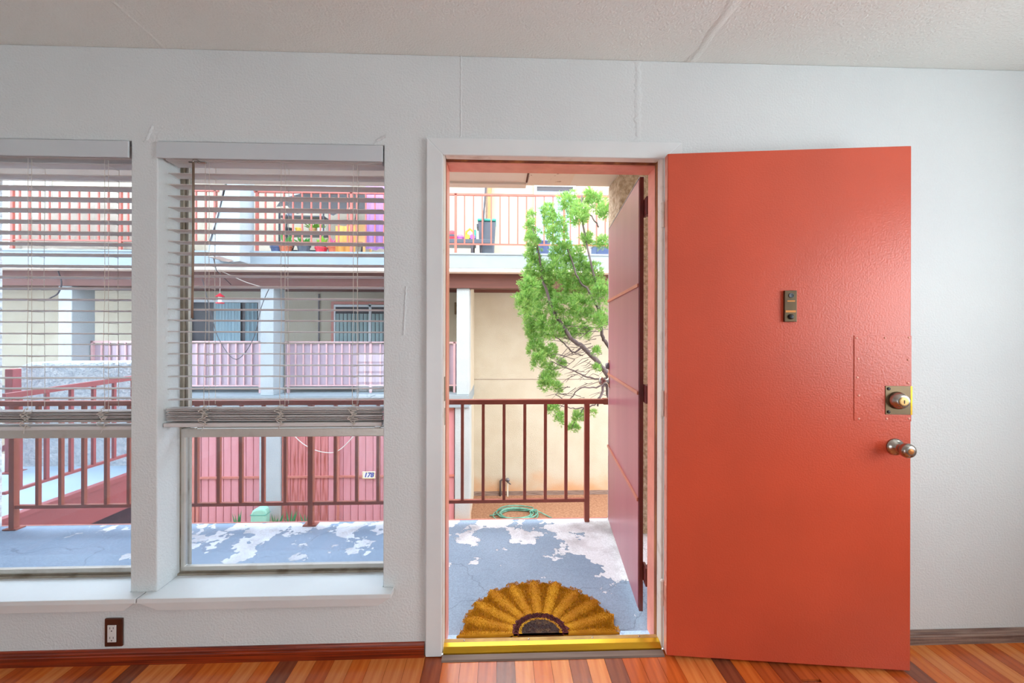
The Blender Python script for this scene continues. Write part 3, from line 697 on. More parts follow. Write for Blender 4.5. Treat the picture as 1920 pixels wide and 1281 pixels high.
# ================================================================== BUILDING ACROSS THE COURTYARD
YF, YC_, YR, YB_ = 5.55, 5.87, 6.2, 7.45
bd = thing('apartment_building', 'cream stucco apartment building with two balconies across the courtyard', 'building', (-3, YB_, GZ))
X0, X1 = -16, 9
part('lower_wall', box(X0, X1, YB_, YB_+.3, GZ, .16), 'stucco_splashed', bd, loc=-Vector(bd.location))
part('middle_wall', box(X0, X1, YB_, YB_+.3, .16, 2.66), 'stucco_cream', bd)
part('upper_wall', box(X0, X1, YB_-.05, YB_+.3, 2.66, 5.35), 'upper_stucco', bd)
part('wall_joint', box(-.55, X1, YB_-.004, YB_, .272, .280), 'beam_brown', bd)
part('wall_footing', box(-.55, X1, YB_-.03, YB_, GZ, GZ+.09), 'worn_board', bd)
part('roof', box(X0-.3, X1+.3, YB_-.45, YB_+6, 5.35, 5.6), 'roof', bd)
part('upper_slab', box(X0, X1, YF+.02, YB_, 2.50, 2.74), 'soffit', bd)
fa = part('fascia', box(X0, X1, YF-.01, YF+.02, 2.495, 2.732), 'fascia_white', bd)
part('coping', box(X0, X1, YF-.03, YF+.06, 2.733, 2.762), 'fascia_white', bd)
part('drip_board', box(X0, X1, YF, YC_-.08, 2.430, 2.494), 'soffit', bd)
part('beam', box(X0, X1, YC_-.06, YC_+.16, 2.166, 2.50), 'beam_brown', bd)
part('beam', box(X0, X1, YB_-.12, YB_, 2.25, 2.50), 'beam_brown', bd)
part('middle_slab', box(X0, -.548, YC_-.06, YB_, -.06, .165), 'fascia_white', bd)
colm = box(-.118, .118, 0, .42, .165, 2.168).mesh('column'); colm.materials.append(MATS['stucco_white'])
for x in (-7.863, -4.272, -.667, -11.5): put('column', colm, None, bd, loc=Vector((x, YC_, 0)) - Vector(bd.location), bevel=.01)
lc = box(-.19, .19, -.03, .42, GZ, -.058).mesh('lower_column'); lc.materials.append(MATS['column_splashed'])
for x in (-4.20, -7.85): put('lower_column', lc, None, bd, loc=Vector((x, YC_, 0)) - Vector(bd.location), bevel=.01)
part('lower_column', box(-.81, -.53, YC_-.02, YC_+.42, GZ, -.058), 'column_splashed', bd, bevel=.01)
part('wing_wall', box(-.72, -.55, YC_+.42, YB_, GZ, 2.5), 'stucco_cream', bd)
# battered buttress that hangs in front of the upper balcony
part('buttress', MB().prism([(-4.915, 2.60), (-4.48, 2.515), (-4.37, 2.515), (-4.37, 5.3), (-4.30, 5.3), (-4.24, 5.3), (-4.62, 3.95), (-4.90, 2.85)][:1] + [(-4.48, 2.515), (-4.37, 2.53), (-4.37, 4.9), (-4.34, 4.9)][:3] + [(-4.37, 4.7), (-4.39, 4.7), (-4.60, 3.89), (-4.895, 2.85)], 'y', YF-.30, YF+.10), 'stucco_white', bd, bevel=.01)
part('broken_edge', MB().prism([(-4.905, 2.605), (-4.80, 2.600), (-4.70, 2.612), (-4.60, 2.58), (-4.50, 2.555), (-4.47, 2.535), (-4.55, 2.516), (-4.65, 2.53), (-4.76, 2.57)], 'y', YF-.31, YF-.301), 'worn_board', bd)
part('cable', MB().tube([(-4.62, YF-.31, 3.82), (-4.72, YF-.31, 3.3), (-4.86, YF-.31, 2.86), (-4.88, YF-.12, 2.4), (-4.87, YC_-.08, 2.2)], .008, 5), 'dark_interior', bd)

def far_window(x0, x1, z0, z1, y, frame, fill):
    f = part('window', ring(x0, x1, z0, z1, .06, y-.05, y-.002), frame, bd)
    part('pane', box(x0+.05, x1-.05, y-.012, y-.008, z0+.05, z1-.05), fill, f, loc=(0, 0, 0))
    return f
# middle level: sliding door with curtains, window with vertical blinds
f = far_window(-6.95, -5.10, .17, 2.06, YB_, 'frame_white', 'dark_interior')
def curtain(x0, x1, z0, z1, y, par, m='curtain_blue'):
    b = MB(); n = 28
    for i in range(n+1):
        x = x0+(x1-x0)*i/n; yy = y-.012-.016*math.sin(i*1.9)
        b.v += [(x, yy, z0), (x, yy, z1)]
    for i in range(n): b.f.append((2*i, 2*i+2, 2*i+3, 2*i+1))
    return part('curtain', b, m, par, loc=(0, 0, 0), smooth=True)
curtain(-6.30, -5.72, .24, 1.99, YB_-.03, f); curtain(-5.62, -5.36, .24, 1.99, YB_-.03, f)
part('mullion', box(-5.33, -5.27, YB_-.06, YB_-.002, .2, 2.02), 'frame_white', f, loc=(0, 0, 0))
part('mullion', box(-6.86, -6.80, YB_-.06, YB_-.002, .2, 2.02), 'frame_white', f, loc=(0, 0, 0))
f = far_window(-3.74, -2.0, .17, 2.03, YB_, 'frame_pink', 'dark_interior')
part('frame_inner', ring(-3.67, -2.07, .24, 1.96, (.03, .03, .04, .05), YB_-.07, YB_-.051), 'frame_white', f, loc=(0, 0, 0))
vb = box(-.036, .036, -.003, .003, .28, 1.76).mesh('blind_vane'); vb.materials.append(MATS['vertical_blind'])
for i in range(17):
    o = put('blind_vane', vb, None, f, loc=(-3.60+i*.088, YB_-.038, 0)); o.rotation_euler = (0, 0, R(32))
part('mullion', box(-2.90, -2.85, YB_-.07, YB_-.02, .2, 1.98), 'frame_white', f, loc=(0, 0, 0))
part('wall_sconce', box(-.99, -.915, YB_-.12, YB_-.002, 1.75, 2.02), 'bronze', bd, bevel=.01)
part('downpipe', MB().tube([(-4.02, YB_-.02, 2.2), (-4.02, YB_-.02, .3)], .016, 6), 'tap_grey', bd)
# upper level openings
far_window(-10.6, -9.75, 3.0, 4.95, YB_-.05, 'frame_white', 'grey_screen')
far_window(-1.55, -.30, 2.8, 4.95, YB_-.05, 'frame_white', 'grey_screen')
f = far_window(.80, 1.75, 2.78, 4.72, YB_-.05, 'frame_white', 'blue_door')
part('transom', box(.86, 1.69, YB_-.07, YB_-.055, 4.56, 4.66), 'dark_interior', f, loc=(0, 0, 0))
part('corner_post', box(-.245, -.165, YB_-.16, YB_-.06, 2.77, 5.2), 'orange_post', bd)

# railings of the building
def far_rail(label, x0, x1, zt, zb, zf, y, pitch, postx, m, sheet=None, th=.03):
    t = thing('balcony_railing', label, 'railing', (x0, y, zf))
    part('top_rail', box(x0, x1, y-.02, y+.02, zt-.035, zt), m, t)
    part('bottom_rail', box(x0, x1, y-.014, y+.014, zb-.012, zb+.012), m, t)
    bm = box(-.0115, .0115, -.0115, .0115, zb+.011, zt-.034).mesh('baluster'); bm.materials.append(MATS[m])
    n = int((x1-x0)/pitch); off = ((x1-x0)-n*pitch)/2
    repeat('baluster', bm, None, t, [(x0+off+i*pitch, y, 0) for i in range(n+1) if all(abs(x0+off+i*pitch-q) > .05 for q in postx)])
    pmx = box(-th/2-.006, th/2+.006, -.02, .02, zf, zt-.001).mesh('post'); pmx.materials.append(MATS[m])
    repeat('post', pmx, None, t, [(q, y, 0) for q in postx])
    if sheet: part('sheet_panel', box(x0, x1, y+.022, y+.030, zb+.015, zt-.05), sheet, t)
    return t
far_rail('salmon railing of the upper balcony in front of the cream cover', -10.2, -4.95, 3.848, 2.930, 2.762, YF+.03, .166, (-8.44, -6.62, -5.0), 'upper_rail_paint')
far_rail('long salmon railing of the upper balcony behind the green tree', -4.33, 5.5, 3.843, 2.930, 2.762, YF+.03, .160, (-4.28, -2.63, -.775, 1.19, 3.1, 5.4), 'upper_rail_paint')
far_rail('pink railing with mauve sheets left of the white column with sliding door behind', -7.72, -4.56, 1.165, .306, .165, YR, .147, (-7.70, -4.58), 'mid_rail_paint', 'mauve_panel')
far_rail('pink railing with mauve sheets in front of the vertical blinds', -4.12, -.62, 1.158, .306, .165, YR, .147, (-4.05, -2.48, -.86), 'mid_rail_paint', 'mauve_panel')

# pink metal fences on the lower level
def fence(label, x0, x1, pitch, posts_, rusty=False):
    t = thing('metal_fence', label, 'fence', (x0, YC_+.05, GZ)); y = YC_+.05
    n = int(round((x1-x0)/pitch)); p = (x1-x0)/n
    pm = MB().prism([(.004, 0), (.012, -.008), (p-.012, -.008), (p-.004, 0), (p-.004, .01), (.004, .01)], 'z', GZ+.02, -.07).mesh('panel'); pm.materials.append(MATS['pink_metal'])
    pr = pm.copy(); pr.materials.clear(); pr.materials.append(MATS['rusty_metal'])
    for i in range(n): put('panel', pr if rusty and i < 6 else pm, None, t, loc=Vector((x0+i*p, y, 0)) - Vector(t.location))
    part('backing_sheet', box(x0, x1, y+.0105, y+.014, GZ+.02, -.07), 'pink_metal', t)
    part('cross_bar', box(x0, x1, y-.035, y-.009, -1.372, -1.335), 'far_rail_paint', t)
    part('cross_bar', box(x0, x1, y-.035, y-.009, -.12, -.075), 'far_rail_paint', t)
    pq = box(-.02, .02, -.04, -.009, GZ+.005, -.07).mesh('post'); pq.materials.append(MATS['far_rail_paint'])
    repeat('post', pq, None, t, [(q, y, 0) for q in posts_])
    return t
fence('pink sheet metal fence left of the green utility pedestal', -7.65, -4.40, .137, (-5.53, -5.60))
fence('pink sheet metal fence carrying the house number tile', -4.0, -.825, .137, (-3.98, -2.98, -2.1, -1.05), True)
sg = thing('house_number_tile', 'white ceramic tile with blue number 178 on the pink fence', 'sign', (-2.41, YC_+.0, -1.325))
part('tile', box(-2.526, -2.292, YC_-.002, YC_+.012, -1.390, -1.258), 'tile_white', sg, bevel=.004)
def text(body, size, loc, m, parent, shear=0):
    c = bpy.data.curves.new('numerals', 'FONT'); c.body = body; c.size = size; c.extrude = .002; c.align_x = 'CENTER'; c.align_y = 'CENTER'; c.shear = shear; c.offset = .0035
    o = bpy.data.objects.new('numerals', c); COL.objects.link(o)
    bpy.context.view_layer.update(); dg = bpy.context.evaluated_depsgraph_get()
    me = bpy.data.meshes.new_from_object(o.evaluated_get(dg)); bpy.data.objects.remove(o)
    me.materials.clear(); me.materials.append(MATS[m])
    o = bpy.data.objects.new('numerals', me); COL.objects.link(o); o.parent = parent; o.location = Vector(loc) - Vector(parent.location); o.rotation_euler = (R(90), 0, 0)
    return o
text('178', .118, (-2.409, YC_-.003, -1.322), 'tile_blue', sg, .25)
part('tile_border', ring(-2.518, -2.300, -1.383, -1.265, .006, YC_-.0045, YC_-.002), 'tile_yellow', sg)

# utility pedestal and weeds
up = thing('utility_pedestal', 'mint green plastic utility pedestal in front of the lower column', 'utility box', (-4.235, 5.6, GZ))
part('housing', MB().prism([(-4.385, GZ), (-4.105, GZ), (-4.105, -1.87), (-4.12, -1.81), (-4.17, -1.785), (-4.27, -1.79), (-4.345, -1.83), (-4.372, -1.89)], 'y', 5.55, 5.70), 'utility_green', up, bevel=.03)
part('lid_seam', box(-4.378, -4.102, 5.546, 5.704, -1.905, -1.899), 'teal', up)
WL = ('green weed at the fence foot on the side of the pedestal with the rounded shoulder', 'green weed at the corner of the white lower column', 'green weed before the rust stained fence panels', 'green weed furthest from the utility pedestal, below the fence', 'low green weed tucked between pedestal and white column')
for i, (wx, hgt) in enumerate(((-4.62, .40), (-3.95, .37), (-3.72, .42), (-3.42, .43), (-4.04, .33))):
    b = MB(); rnd = random.Random(i)
    for k in range(9):
        a = rnd.uniform(0, 6.28); l = hgt*rnd.uniform(.7, 1.3); sp = rnd.uniform(.02, .09); s = .022
        x, y = wx, 5.62; tx, ty = x+sp*math.cos(a)*2, y+sp*math.sin(a)
        b0 = len(b.v); mx_, my_, mz_ = (x+tx)/2, (y+ty)/2, GZ+l*.6
        b.v += [(x, y, GZ), (mx_-s, my_, mz_), (tx, ty, GZ+l), (mx_+s, my_-.01, mz_)]; b.f += [(b0, b0+1, b0+2), (b0, b0+2, b0+3)]
    wd = thing('weed', WL[i], 'weed', (wx, 5.62, GZ), 'weeds along the fence')
    part('leaf_tuft', b, 'weed', wd)

# garden hose and tap
hp = []; rnd = random.Random(5)
for i in range(0, 6*20):
    a = i/20*2*math.pi+.6; k = i//20
    r = .36+.035*((k*2) % 5-2)+.012*math.sin(i*.3); cx = .38+.02*math.sin(k*2.1); cy = 6.40+.05*math.cos(k*1.7)
    hp.append(Vector((cx+r*math.cos(a)*1.05, cy+r*math.sin(a)*.78, GZ+.018+.011*k+.006*math.sin(i*.9))))
hp = [Vector((-.17, 6.385, GZ+.02)), Vector((.0, 6.44, GZ+.02)), Vector((.25, 6.62, GZ+.02))] + hp + [Vector((.78, 6.5, GZ+.06)), Vector((1.02, 6.30, GZ+.02)), Vector((1.25, 6.05, GZ+.015))]
hs = part('garden_hose', MB().tube(catmull(hp, 2), .0125, 6), 'hose_green', smooth=True); tag(hs, 'coiled green garden hose lying on the dirt by the tap wall', 'hose')
tp = thing('garden_tap', 'small outdoor tap with pipe against the cream wall base', 'tap', (.13, 7.36, GZ))
part('riser_pipe', MB().tube([(.215, 7.36, GZ), (.215, 7.36, -2.05)], .014, 8), 'pvc_white', tp)
part('supply_pipe', MB().tube([(.05, 7.40, GZ), (.05, 7.40, -2.02), (.10, 7.38, -1.98), (.20, 7.36, -1.99)], .022, 8), 'tap_grey', tp, smooth=True)
part('valve', MB().lathe([(.03, 0), (.046, .02), (.046, .05), (.02, .07)], (.215, 7.39, -1.985), (0, -1, 0), 14), 'tap_grey', tp)
part('handle', MB().tube([(.13, 7.36, -1.90), (.17, 7.36, -1.90)], .010, 6), 'black_plastic', tp)
part('spout', MB().tube([(.215, 7.35, -2.03), (.27, 7.30, -2.05), (.285, 7.30, -2.06)], .014, 8), 'tap_grey', tp)
part('valve_stem', MB().tube([(.15, 7.38, -1.985), (.15, 7.37, -1.90)], .01, 6), 'tap_grey', tp)

# ================================================================== TREE
tre = thing('juniper_tree', 'bushy bright green juniper leaning past the balcony railing', 'tree', (1.46, 2.95, GZ))
def limb(name, pts, r0, r1, par):
    p = catmull([Vector(q) for q in pts], 5); n = len(p)
    rnd = random.Random(len(pts)); p = [q+Vector((rnd.uniform(-1, 1), rnd.uniform(-1, 1), rnd.uniform(-1, 1)))*.008 for q in p]
    return part(name, MB().tube(p, [r0+(r1-r0)*i/(n-1) for i in range(n)], 7), 'trunk', par, smooth=True)
tk = limb('trunk', [(1.48, 2.97, GZ-.05), (1.46, 2.95, -1.2), (1.43, 2.95, -.38), (1.397, 2.95, .485), (1.40, 2.97, 1.2), (1.42, 3.0, 2.1), (1.46, 3.0, 2.9)], .075, .03, tre)
limb('branch', [(1.40, 2.95, .55), (1.284, 2.93, .795), (1.146, 2.92, .98), (.959, 2.90, 1.166), (.835, 2.90, 1.258), (.711, 2.92, 1.443), (.62, 2.95, 1.62), (.50, 2.95, 1.99), (.45, 2.93, 2.3), (.38, 2.88, 2.5)], .036, .008, tre)
limb('branch', [(1.40, 2.95, .30), (1.30, 2.95, .52), (1.24, 2.95, .733), (1.179, 2.93, .579), (1.148, 2.92, .486)], .026, .010, tre)
limb('branch', [(1.42, 2.97, 1.0), (1.277, 2.95, 1.179), (1.196, 2.93, 1.29), (1.177, 2.93, 1.444), (1.157, 2.95, 1.722), (1.119, 2.95, 1.908), (.987, 2.98, 2.586), (.974, 3.0, 2.95)], .024, .009, tre)
limb('branch', [(1.40, 2.97, 1.3), (1.245, 2.95, 1.475), (1.133, 2.93, 1.63), (1.045, 2.95, 1.815), (.927, 2.95, 1.937), (.80, 2.95, 2.3)], .022, .008, tre)
limb('branch', [(1.16, 2.95, 2.55), (1.08, 2.97, 2.68), (.981, 2.98, 2.74), (.87, 3.0, 2.85)], .010, .004, tre)
limb('branch', [(1.284, 2.93, .795), (1.1, 2.9, .80), (.9, 2.92, .87), (.72, 2.95, .95), (.6, 2.98, 1.0)], .012, .004, tre)
limb('branch', [(1.284, 2.93, .78), (1.12, 2.9, .70), (.95, 2.9, .70), (.8, 2.95, .55), (.66, 2.98, .62)], .011, .004, tre)
limb('branch', [(1.18, 2.92, .6), (1.1, 2.9, .5), (1.0, 2.9, .47), (.92, 2.91, .38), (.86, 2.98, .22)], .010, .004, tre)
limb('branch', [(1.0, 2.9, .47), (.85, 2.9, .46), (.70, 2.85, .50), (.60, 2.80, .50)], .008, .003, tre)
limb('branch', [(.959, 2.9, 1.166), (.85, 2.88, 1.10), (.75, 2.9, 1.2), (.62, 2.95, 1.3)], .012, .005, tre)
# fine bare twigs
b = MB(); rnd = random.Random(21)
for i in range(70):
    p = Vector((rnd.uniform(.78, 1.30), rnd.uniform(2.82, 3.05), rnd.uniform(.55, 1.4)))
    d = Vector((-1, rnd.uniform(-.3, .3), rnd.uniform(-.9, .35))).normalized(); l = rnd.uniform(.08, .30)
    q = [p, p+d*l*.5+Vector((0, 0, rnd.uniform(-.02, .03))), p+d*l+Vector((0, 0, rnd.uniform(-.05, .05)))]
    b.tube(q, [.0042, .003, .0016], 4)
tw = part('twigs', b, 'trunk', tre); tw['kind'] = 'stuff'
BL = [(0.36,2.79,2.62,0.05),(0.38,2.98,2.56,0.09),(0.38,2.87,2.38,0.11),(0.41,3.01,2.22,0.12),(0.44,3.03,2.04,0.16),(0.32,2.69,1.84,0.13),(0.29,2.66,1.66,0.14),(0.42,3.15,1.54,0.18),(0.55,2.81,2.67,0.11),(0.62,2.79,2.48,0.17),(0.85,3.25,2.93,0.16),(0.92,2.93,2.67,0.15),(1.13,3.15,2.95,0.14),(1.23,2.94,2.74,0.12),(1.04,3.03,2.42,0.10),(1.15,2.74,2.32,0.09),(0.72,3.03,2.29,0.17),(0.94,3.17,2.19,0.18),(0.65,2.96,2.03,0.18),(0.89,3.09,1.86,0.19),(1.11,3.05,1.98,0.18),(1.14,2.69,1.76,0.14),(0.54,3.10,1.80,0.16),(0.69,3.00,1.63,0.17),(0.93,2.83,1.59,0.18),(1.10,2.67,1.47,0.12),(0.42,3.17,1.35,0.14),(0.58,2.93,1.35,0.17),(0.83,3.08,1.35,0.14),(1.04,3.18,1.34,0.10),(0.45,3.08,1.16,0.13),(0.62,3.20,1.09,0.12),(0.46,2.89,1.00,0.11),(0.62,3.13,0.84,0.12),(0.55,2.92,0.74,0.11),(0.72,3.21,0.65,0.09),(0.76,3.18,0.95,0.07),(1.07,2.71,1.11,0.06),(1.09,2.73,0.94,0.05),(0.60,2.78,0.49,0.08),(0.76,3.23,0.27,0.08),(0.92,2.91,0.37,0.09),(0.88,3.03,0.20,0.08),(1.06,2.83,0.42,0.04),(1.58,2.95,2.72,0.25),(1.59,2.88,2.21,0.24),(1.52,2.86,1.72,0.21),(1.53,3.00,3.04,0.22),(1.92,3.00,2.61,0.31),(1.93,3.19,3.19,0.29)]
def foliage(blobs, seed):
    """short scaly sprays gathered in small rounded clumps"""
    rnd = random.Random(seed); V = []; F = []
    g3 = lambda: Vector((rnd.gauss(0, 1), rnd.gauss(0, 1), rnd.gauss(0, 1))).normalized()
    for (x, y, z, r) in blobs:
        for _ in range(max(4, int(r*r*2900))):
            d = g3(); cr = rnd.uniform(.028, .052)
            c = Vector((x, y, z)) + Vector((d.x, d.y, d.z*1.15))*max(0, r-cr*.5)*rnd.uniform(.35, 1.0)
            axis = (d*.7+Vector((0, 0, .9))+g3()*.4).normalized()
            for _ in range(rnd.randint(17, 24)):
                e = (g3()+axis*.55).normalized(); p = c+e*cr*rnd.uniform(.15, .7)
                g = (e+axis*.5+g3()*.35).normalized(); s_ = g.cross(g3()).normalized(); L_ = rnd.uniform(.022, .042); w0 = .0048
                i0 = len(V); V.append(tuple(p))
                for k in range(3):
                    t = (k+.5)/3; q = p+g*(L_*t)
                    for sg in (-1, 1):
                        tip = q+(g*.9+s_*sg*.8).normalized()*L_*.5*(1-.4*t); i = len(V)
                        V.append(tuple(q-g*w0)); V.append(tuple(tip)); V.append(tuple(q+g*w0)); F.append((i, i+1, i+2)); F.append((i0, i, i+2))
    m = bpy.data.meshes.new('foliage'); m.from_pydata(V, [], F); print('foliage tris', len(F)); return m
fo = put('foliage', foliage(BL, 5), 'juniper', tre); fo['kind'] = 'stuff'

# ================================================================== THINGS ON THE UPPER BALCONY ACROSS
UZ = 2.765
# draped cover behind the left railing
b = MB(); nx, nz = 40, 10; prof = lambda x: 3.20+.62*math.exp(-((x+7.35)/.75)**2)+.18*math.exp(-((x+6.3)/.8)**2)+.30*math.exp(-((x+8.2)/.5)**2)
for i in range(nx+1):
    x = -8.62+2.5*i/nx
    for k in range(nz+1):
        t = k/nz; b.v.append((x+.02*math.sin(k+i*.7), YF+.12+.55*t*t+.035*math.sin(i*.9+k*.5), UZ+.03+(prof(x)-UZ)*math.sin(t*math.pi/2)))
n0 = len(b.v)
for i in range(nx+1): x = -8.62+2.5*i/nx; b.v.append((x, YF+1.25, UZ+.03))
for i in range(nx):
    for k in range(nz): a = i*(nz+1)+k; b.f.append((a, a+nz+1, a+nz+2, a+1))
    b.f.append((i*(nz+1)+nz, (i+1)*(nz+1)+nz, n0+i+1, n0+i))
tg = part('furniture_cover', b, 'tarp', smooth=True); tag(tg, 'cream fabric cover draped over furniture behind the upper railing', 'cover')

def pot(x, y, z, r, h, m, foliage_m=None, label='', n=10, fh=.25, group=None):
    t = thing('potted_plant' if foliage_m else 'plant_pot', label, 'plant' if foliage_m else 'pot', (x, y, z), group)
    part('pot', MB().lathe([(r*.7, 0), (r*.95, h*.8), (r*1.06, h*.82), (r*1.06, h), (r*.88, h), (r*.86, h*.9)], (x, y, z), (0, 0, 1), 14), m, t)
    if foliage_m:
        rnd = random.Random(int(x*100)); b = MB()
        for k in range(n*3):
            a = rnd.uniform(0, 6.28); e = rnd.uniform(.2, 1.3); l = fh*rnd.uniform(.5, 1); p = Vector((x, y, z+h*.9)); d = Vector((math.cos(a)*math.cos(e), math.sin(a)*math.cos(e), math.sin(e)))
            s = d.cross(Vector((0, 0, 1))).normalized()*l*.16; i = len(b.v)
            b.v += [tuple(p), tuple(p+d*l*.6-s), tuple(p+d*l), tuple(p+d*l*.6+s)]; b.f.append((i, i+1, i+2, i+3))
        part('leaves', b, foliage_m, t)
    return t
yy = YF+.35
for x, r, h, m, fm, lb in ((-4.12, .10, .16, 'navy', None, 'navy flower pot next to the white buttress on the upper balcony'),
        (-3.95, .11, .18, 'terracotta', 'toy_green', 'terracotta potted plant beside the navy pot on the upper balcony'),
        (-3.62, .12, .2, 'bin_grey', 'toy_green', 'grey potted plant under the lime pots on the upper balcony'),
        (-3.30, .11, .15, 'toy_red', 'lime', 'red potted plant with lime leaves on the upper balcony floor'),
        (-3.05, .12, .16, 'terracotta', 'toy_pink', 'terracotta pot of pink flowers on the upper balcony floor'),
        (-2.82, .10, .15, 'toy_yellow', 'toy_green', 'yellow potted plant beside the orange cloth')):
    pot(x, yy, UZ, r, h, m, fm, lb)
sh = thing('plant_stand', 'dark metal plant stand with shelves beside the white buttress', 'shelf', (-3.9, yy+.35, UZ))
for zz in (.12, .45, .78): part('shelf', box(-4.2, -3.35, yy+.22, yy+.5, UZ+zz, UZ+zz+.025), 'dark_interior', sh)
for xx in (-4.19, -3.36):
    for dy in (.23, .49): part('leg', box(xx-.012, xx+.012, yy+dy-.012, yy+dy+.012, UZ, UZ+.9), 'dark_interior', sh)
for i, (x, z, m, fm, lb) in enumerate(((-4.08, .475, 'black_plastic', None, 'black pot on the middle shelf of the plant stand'), (-3.88, .475, 'toy_yellow', None, 'yellow pot on the middle shelf of the plant stand'),
        (-3.62, .475, 'wood_light', 'lime', 'wooden pot with lime leaves on the plant stand'), (-3.46, .475, 'tile_white', 'lime', 'white pot with lime leaves on the plant stand'),
        (-4.05, .145, 'black_plastic', None, 'black pot on the lowest shelf of the plant stand'), (-3.75, .145, 'terracotta', None, 'terracotta pot on the lowest shelf of the plant stand'), (-3.5, .145, 'navy', None, 'navy pot on the lowest shelf of the plant stand'),
        (-4.05, .805, 'cloth_grey', None, 'grey pot on the top shelf of the plant stand'))):
    pot(x, yy+.36, UZ+z, .07, .12, m, fm, lb, fh=.2)
um = thing('patio_umbrella', 'grey patio umbrella tilted above the plants on the upper balcony', 'umbrella', (-3.45, yy+.7, UZ))
part('pole', MB().tube([(-3.45, yy+.7, UZ), (-3.45, yy+.7, UZ+1.75)], .02, 8), 'cloth_grey', um)
part('base', MB().lathe([(.22, 0), (.22, .04), (.05, .07), (.03, .16)], (-3.45, yy+.7, UZ), (0, 0, 1), 18), 'dark_interior', um)
b = MB(); c = (-3.45, yy+.7, UZ+1.72); b.v.append(c)
for i in range(8):
    a = math.pi/4*i+.2; b.v.append((c[0]+1.0*math.cos(a), c[1]+.7*math.sin(a), c[2]-.55+.1*math.cos(a)))
    b.v.append((c[0]+.92*math.cos(a+.39), c[1]+.62*math.sin(a+.39), c[2]-.46+.1*math.cos(a)))
for i in range(16): b.f.append((0, 1+i, 1+(i+1) % 16))
part('canopy', b, 'cloth_grey', um)
ch = thing('garden_chair', 'wooden garden chair by the pale wall on the upper balcony', 'chair', (-2.95, yy+.8, UZ))
part('seat', box(-3.2, -2.7, yy+.6, yy+1.05, UZ+.4, UZ+.44), 'wood_light', ch)
part('backrest', box(-3.2, -2.7, yy+1.03, yy+1.07, UZ+.44, UZ+.9), 'wood_light', ch)
for xx in (-3.18, -2.72):
    for dy in (.62, 1.03): part('leg', box(xx-.02, xx+.02, yy+dy-.02, yy+dy+.02, UZ, UZ+.4), 'wood_light', ch)
def cloth(name, x0, x1, z0, z1, y, m, label):
    b = MB(); n = 12
    for i in range(n+1):
        x = x0+(x1-x0)*i/n; q = y+.02*math.sin(i*1.5)
        b.v += [(x, q, z0+.015*math.sin(i)), (x, q, z1), (x, q+.012, z1), (x, q+.012, z0+.015*math.sin(i))]
    for i in range(n):
        a = i*4; e = a+4
        for k in range(4): b.f.append((a+k, e+k, e+(k+1) % 4, a+(k+1) % 4))
    b.f += [(0, 1, 2, 3), (n*4+3, n*4+2, n*4+1, n*4)]
    return tag(part(name, b, m, smooth=True), label, 'cloth')
cloth('hanging_cloth', -2.42, -2.0, 2.85, 4.35, YF+.16, 'cloth_purple', 'purple cloth hanging behind the upper railing')
cloth('folded_cloth', -2.98, -2.62, 2.80, 3.28, YF+.20, 'cloth_orange', 'orange cloth hanging behind the upper railing')
fp = thing('folding_ladder', 'dark folding ladder leaning on the wall of the upper balcony', 'ladder', (-3.05, YB_-.3, UZ))
for xx in (-3.22, -2.98): part('rail', MB().tube([(xx, YB_-.45, UZ), (xx+.12, YB_-.1, UZ+1.6)], .02, 6), 'dark_interior', fp)
for i in range(5):
    t = (i+.7)/6; part('rung', MB().tube([(-3.22+.12*t, YB_-.45+.35*t, UZ+1.6*t), (-2.98+.12*t, YB_-.45+.35*t, UZ+1.6*t)], .012, 6), 'dark_interior', fp)

# seen through the doorway
bn = thing('rubbish_bin', 'dark grey rubbish bin with teal lid on the upper balcony', 'bin', (-.23, YF+.75, UZ))
part('body', MB().prism([(-.36, UZ), (-.10, UZ), (-.06, 3.50), (-.40, 3.50)], 'y', YF+.55, YF+.95), 'bin_grey', bn, bevel=.02)
part('lid', box(-.41, -.05, YF+.53, YF+.97, 3.50, 3.545), 'teal', bn, bevel=.012)
part('handle', box(-.43, -.40, YF+.6, YF+.9, 3.40, 3.46), 'bin_grey', bn)
bt = thing('low_bench', 'low dark bench behind the upper railing with toys on it', 'bench', (-.6, YF+.5, UZ))
part('seat', box(-1.4, -.09, YF+.33, YF+.42, 3.02, 3.10), 'bin_grey', bt, bevel=.01)
part('seat_board', box(-1.4, -.45, YF+.43, YF+.80, 3.02, 3.10), 'bin_grey', bt, bevel=.01)
for xx in (-1.36, -.50):
    for dy in (.37, .76): part('leg', box(xx-.025, xx+.025, YF+dy-.025, YF+dy+.025, UZ, 3.02), 'dark_interior', bt)
def toy(name, lab, x, r, h, m, m2):
    t = thing(name, lab, 'toy', (x, YF+.6, 3.10))
    part('body', MB().lathe([(r*.8, 0), (r, h*.25), (r*.95, h*.7), (r*.6, h*.95), (r*.2, h)], (x, YF+.6, 3.10), (0, 0, 1), 14), m, t, smooth=True)
    part('trim', MB().lathe([(r*1.02, h*.4), (r*1.04, h*.5), (r*1.02, h*.6)], (x, YF+.6, 3.10), (0, 0, 1), 14), m2, t)
toy('toy_bucket', 'red toy bucket on the low bench', -.90, .09, .22, 'toy_red', 'bin_grey')
toy('toy_ball', 'pink toy ball on the low bench', -.745, .07, .15, 'toy_pink', 'toy_purple')
tt = thing('toy_playset', 'colourful green and yellow toy playset on the low bench', 'toy', (-.55, YF+.6, 3.10))
part('base_block', box(-.66, -.46, YF+.5, YF+.7, 3.10, 3.16), 'toy_green', tt, bevel=.01)
part('arch', MB().tube([(-.65, YF+.6, 3.16), (-.63, YF+.6, 3.30), (-.56, YF+.6, 3.36), (-.49, YF+.6, 3.30), (-.47, YF+.6, 3.16)], .022, 8), 'toy_yellow', tt, smooth=True)
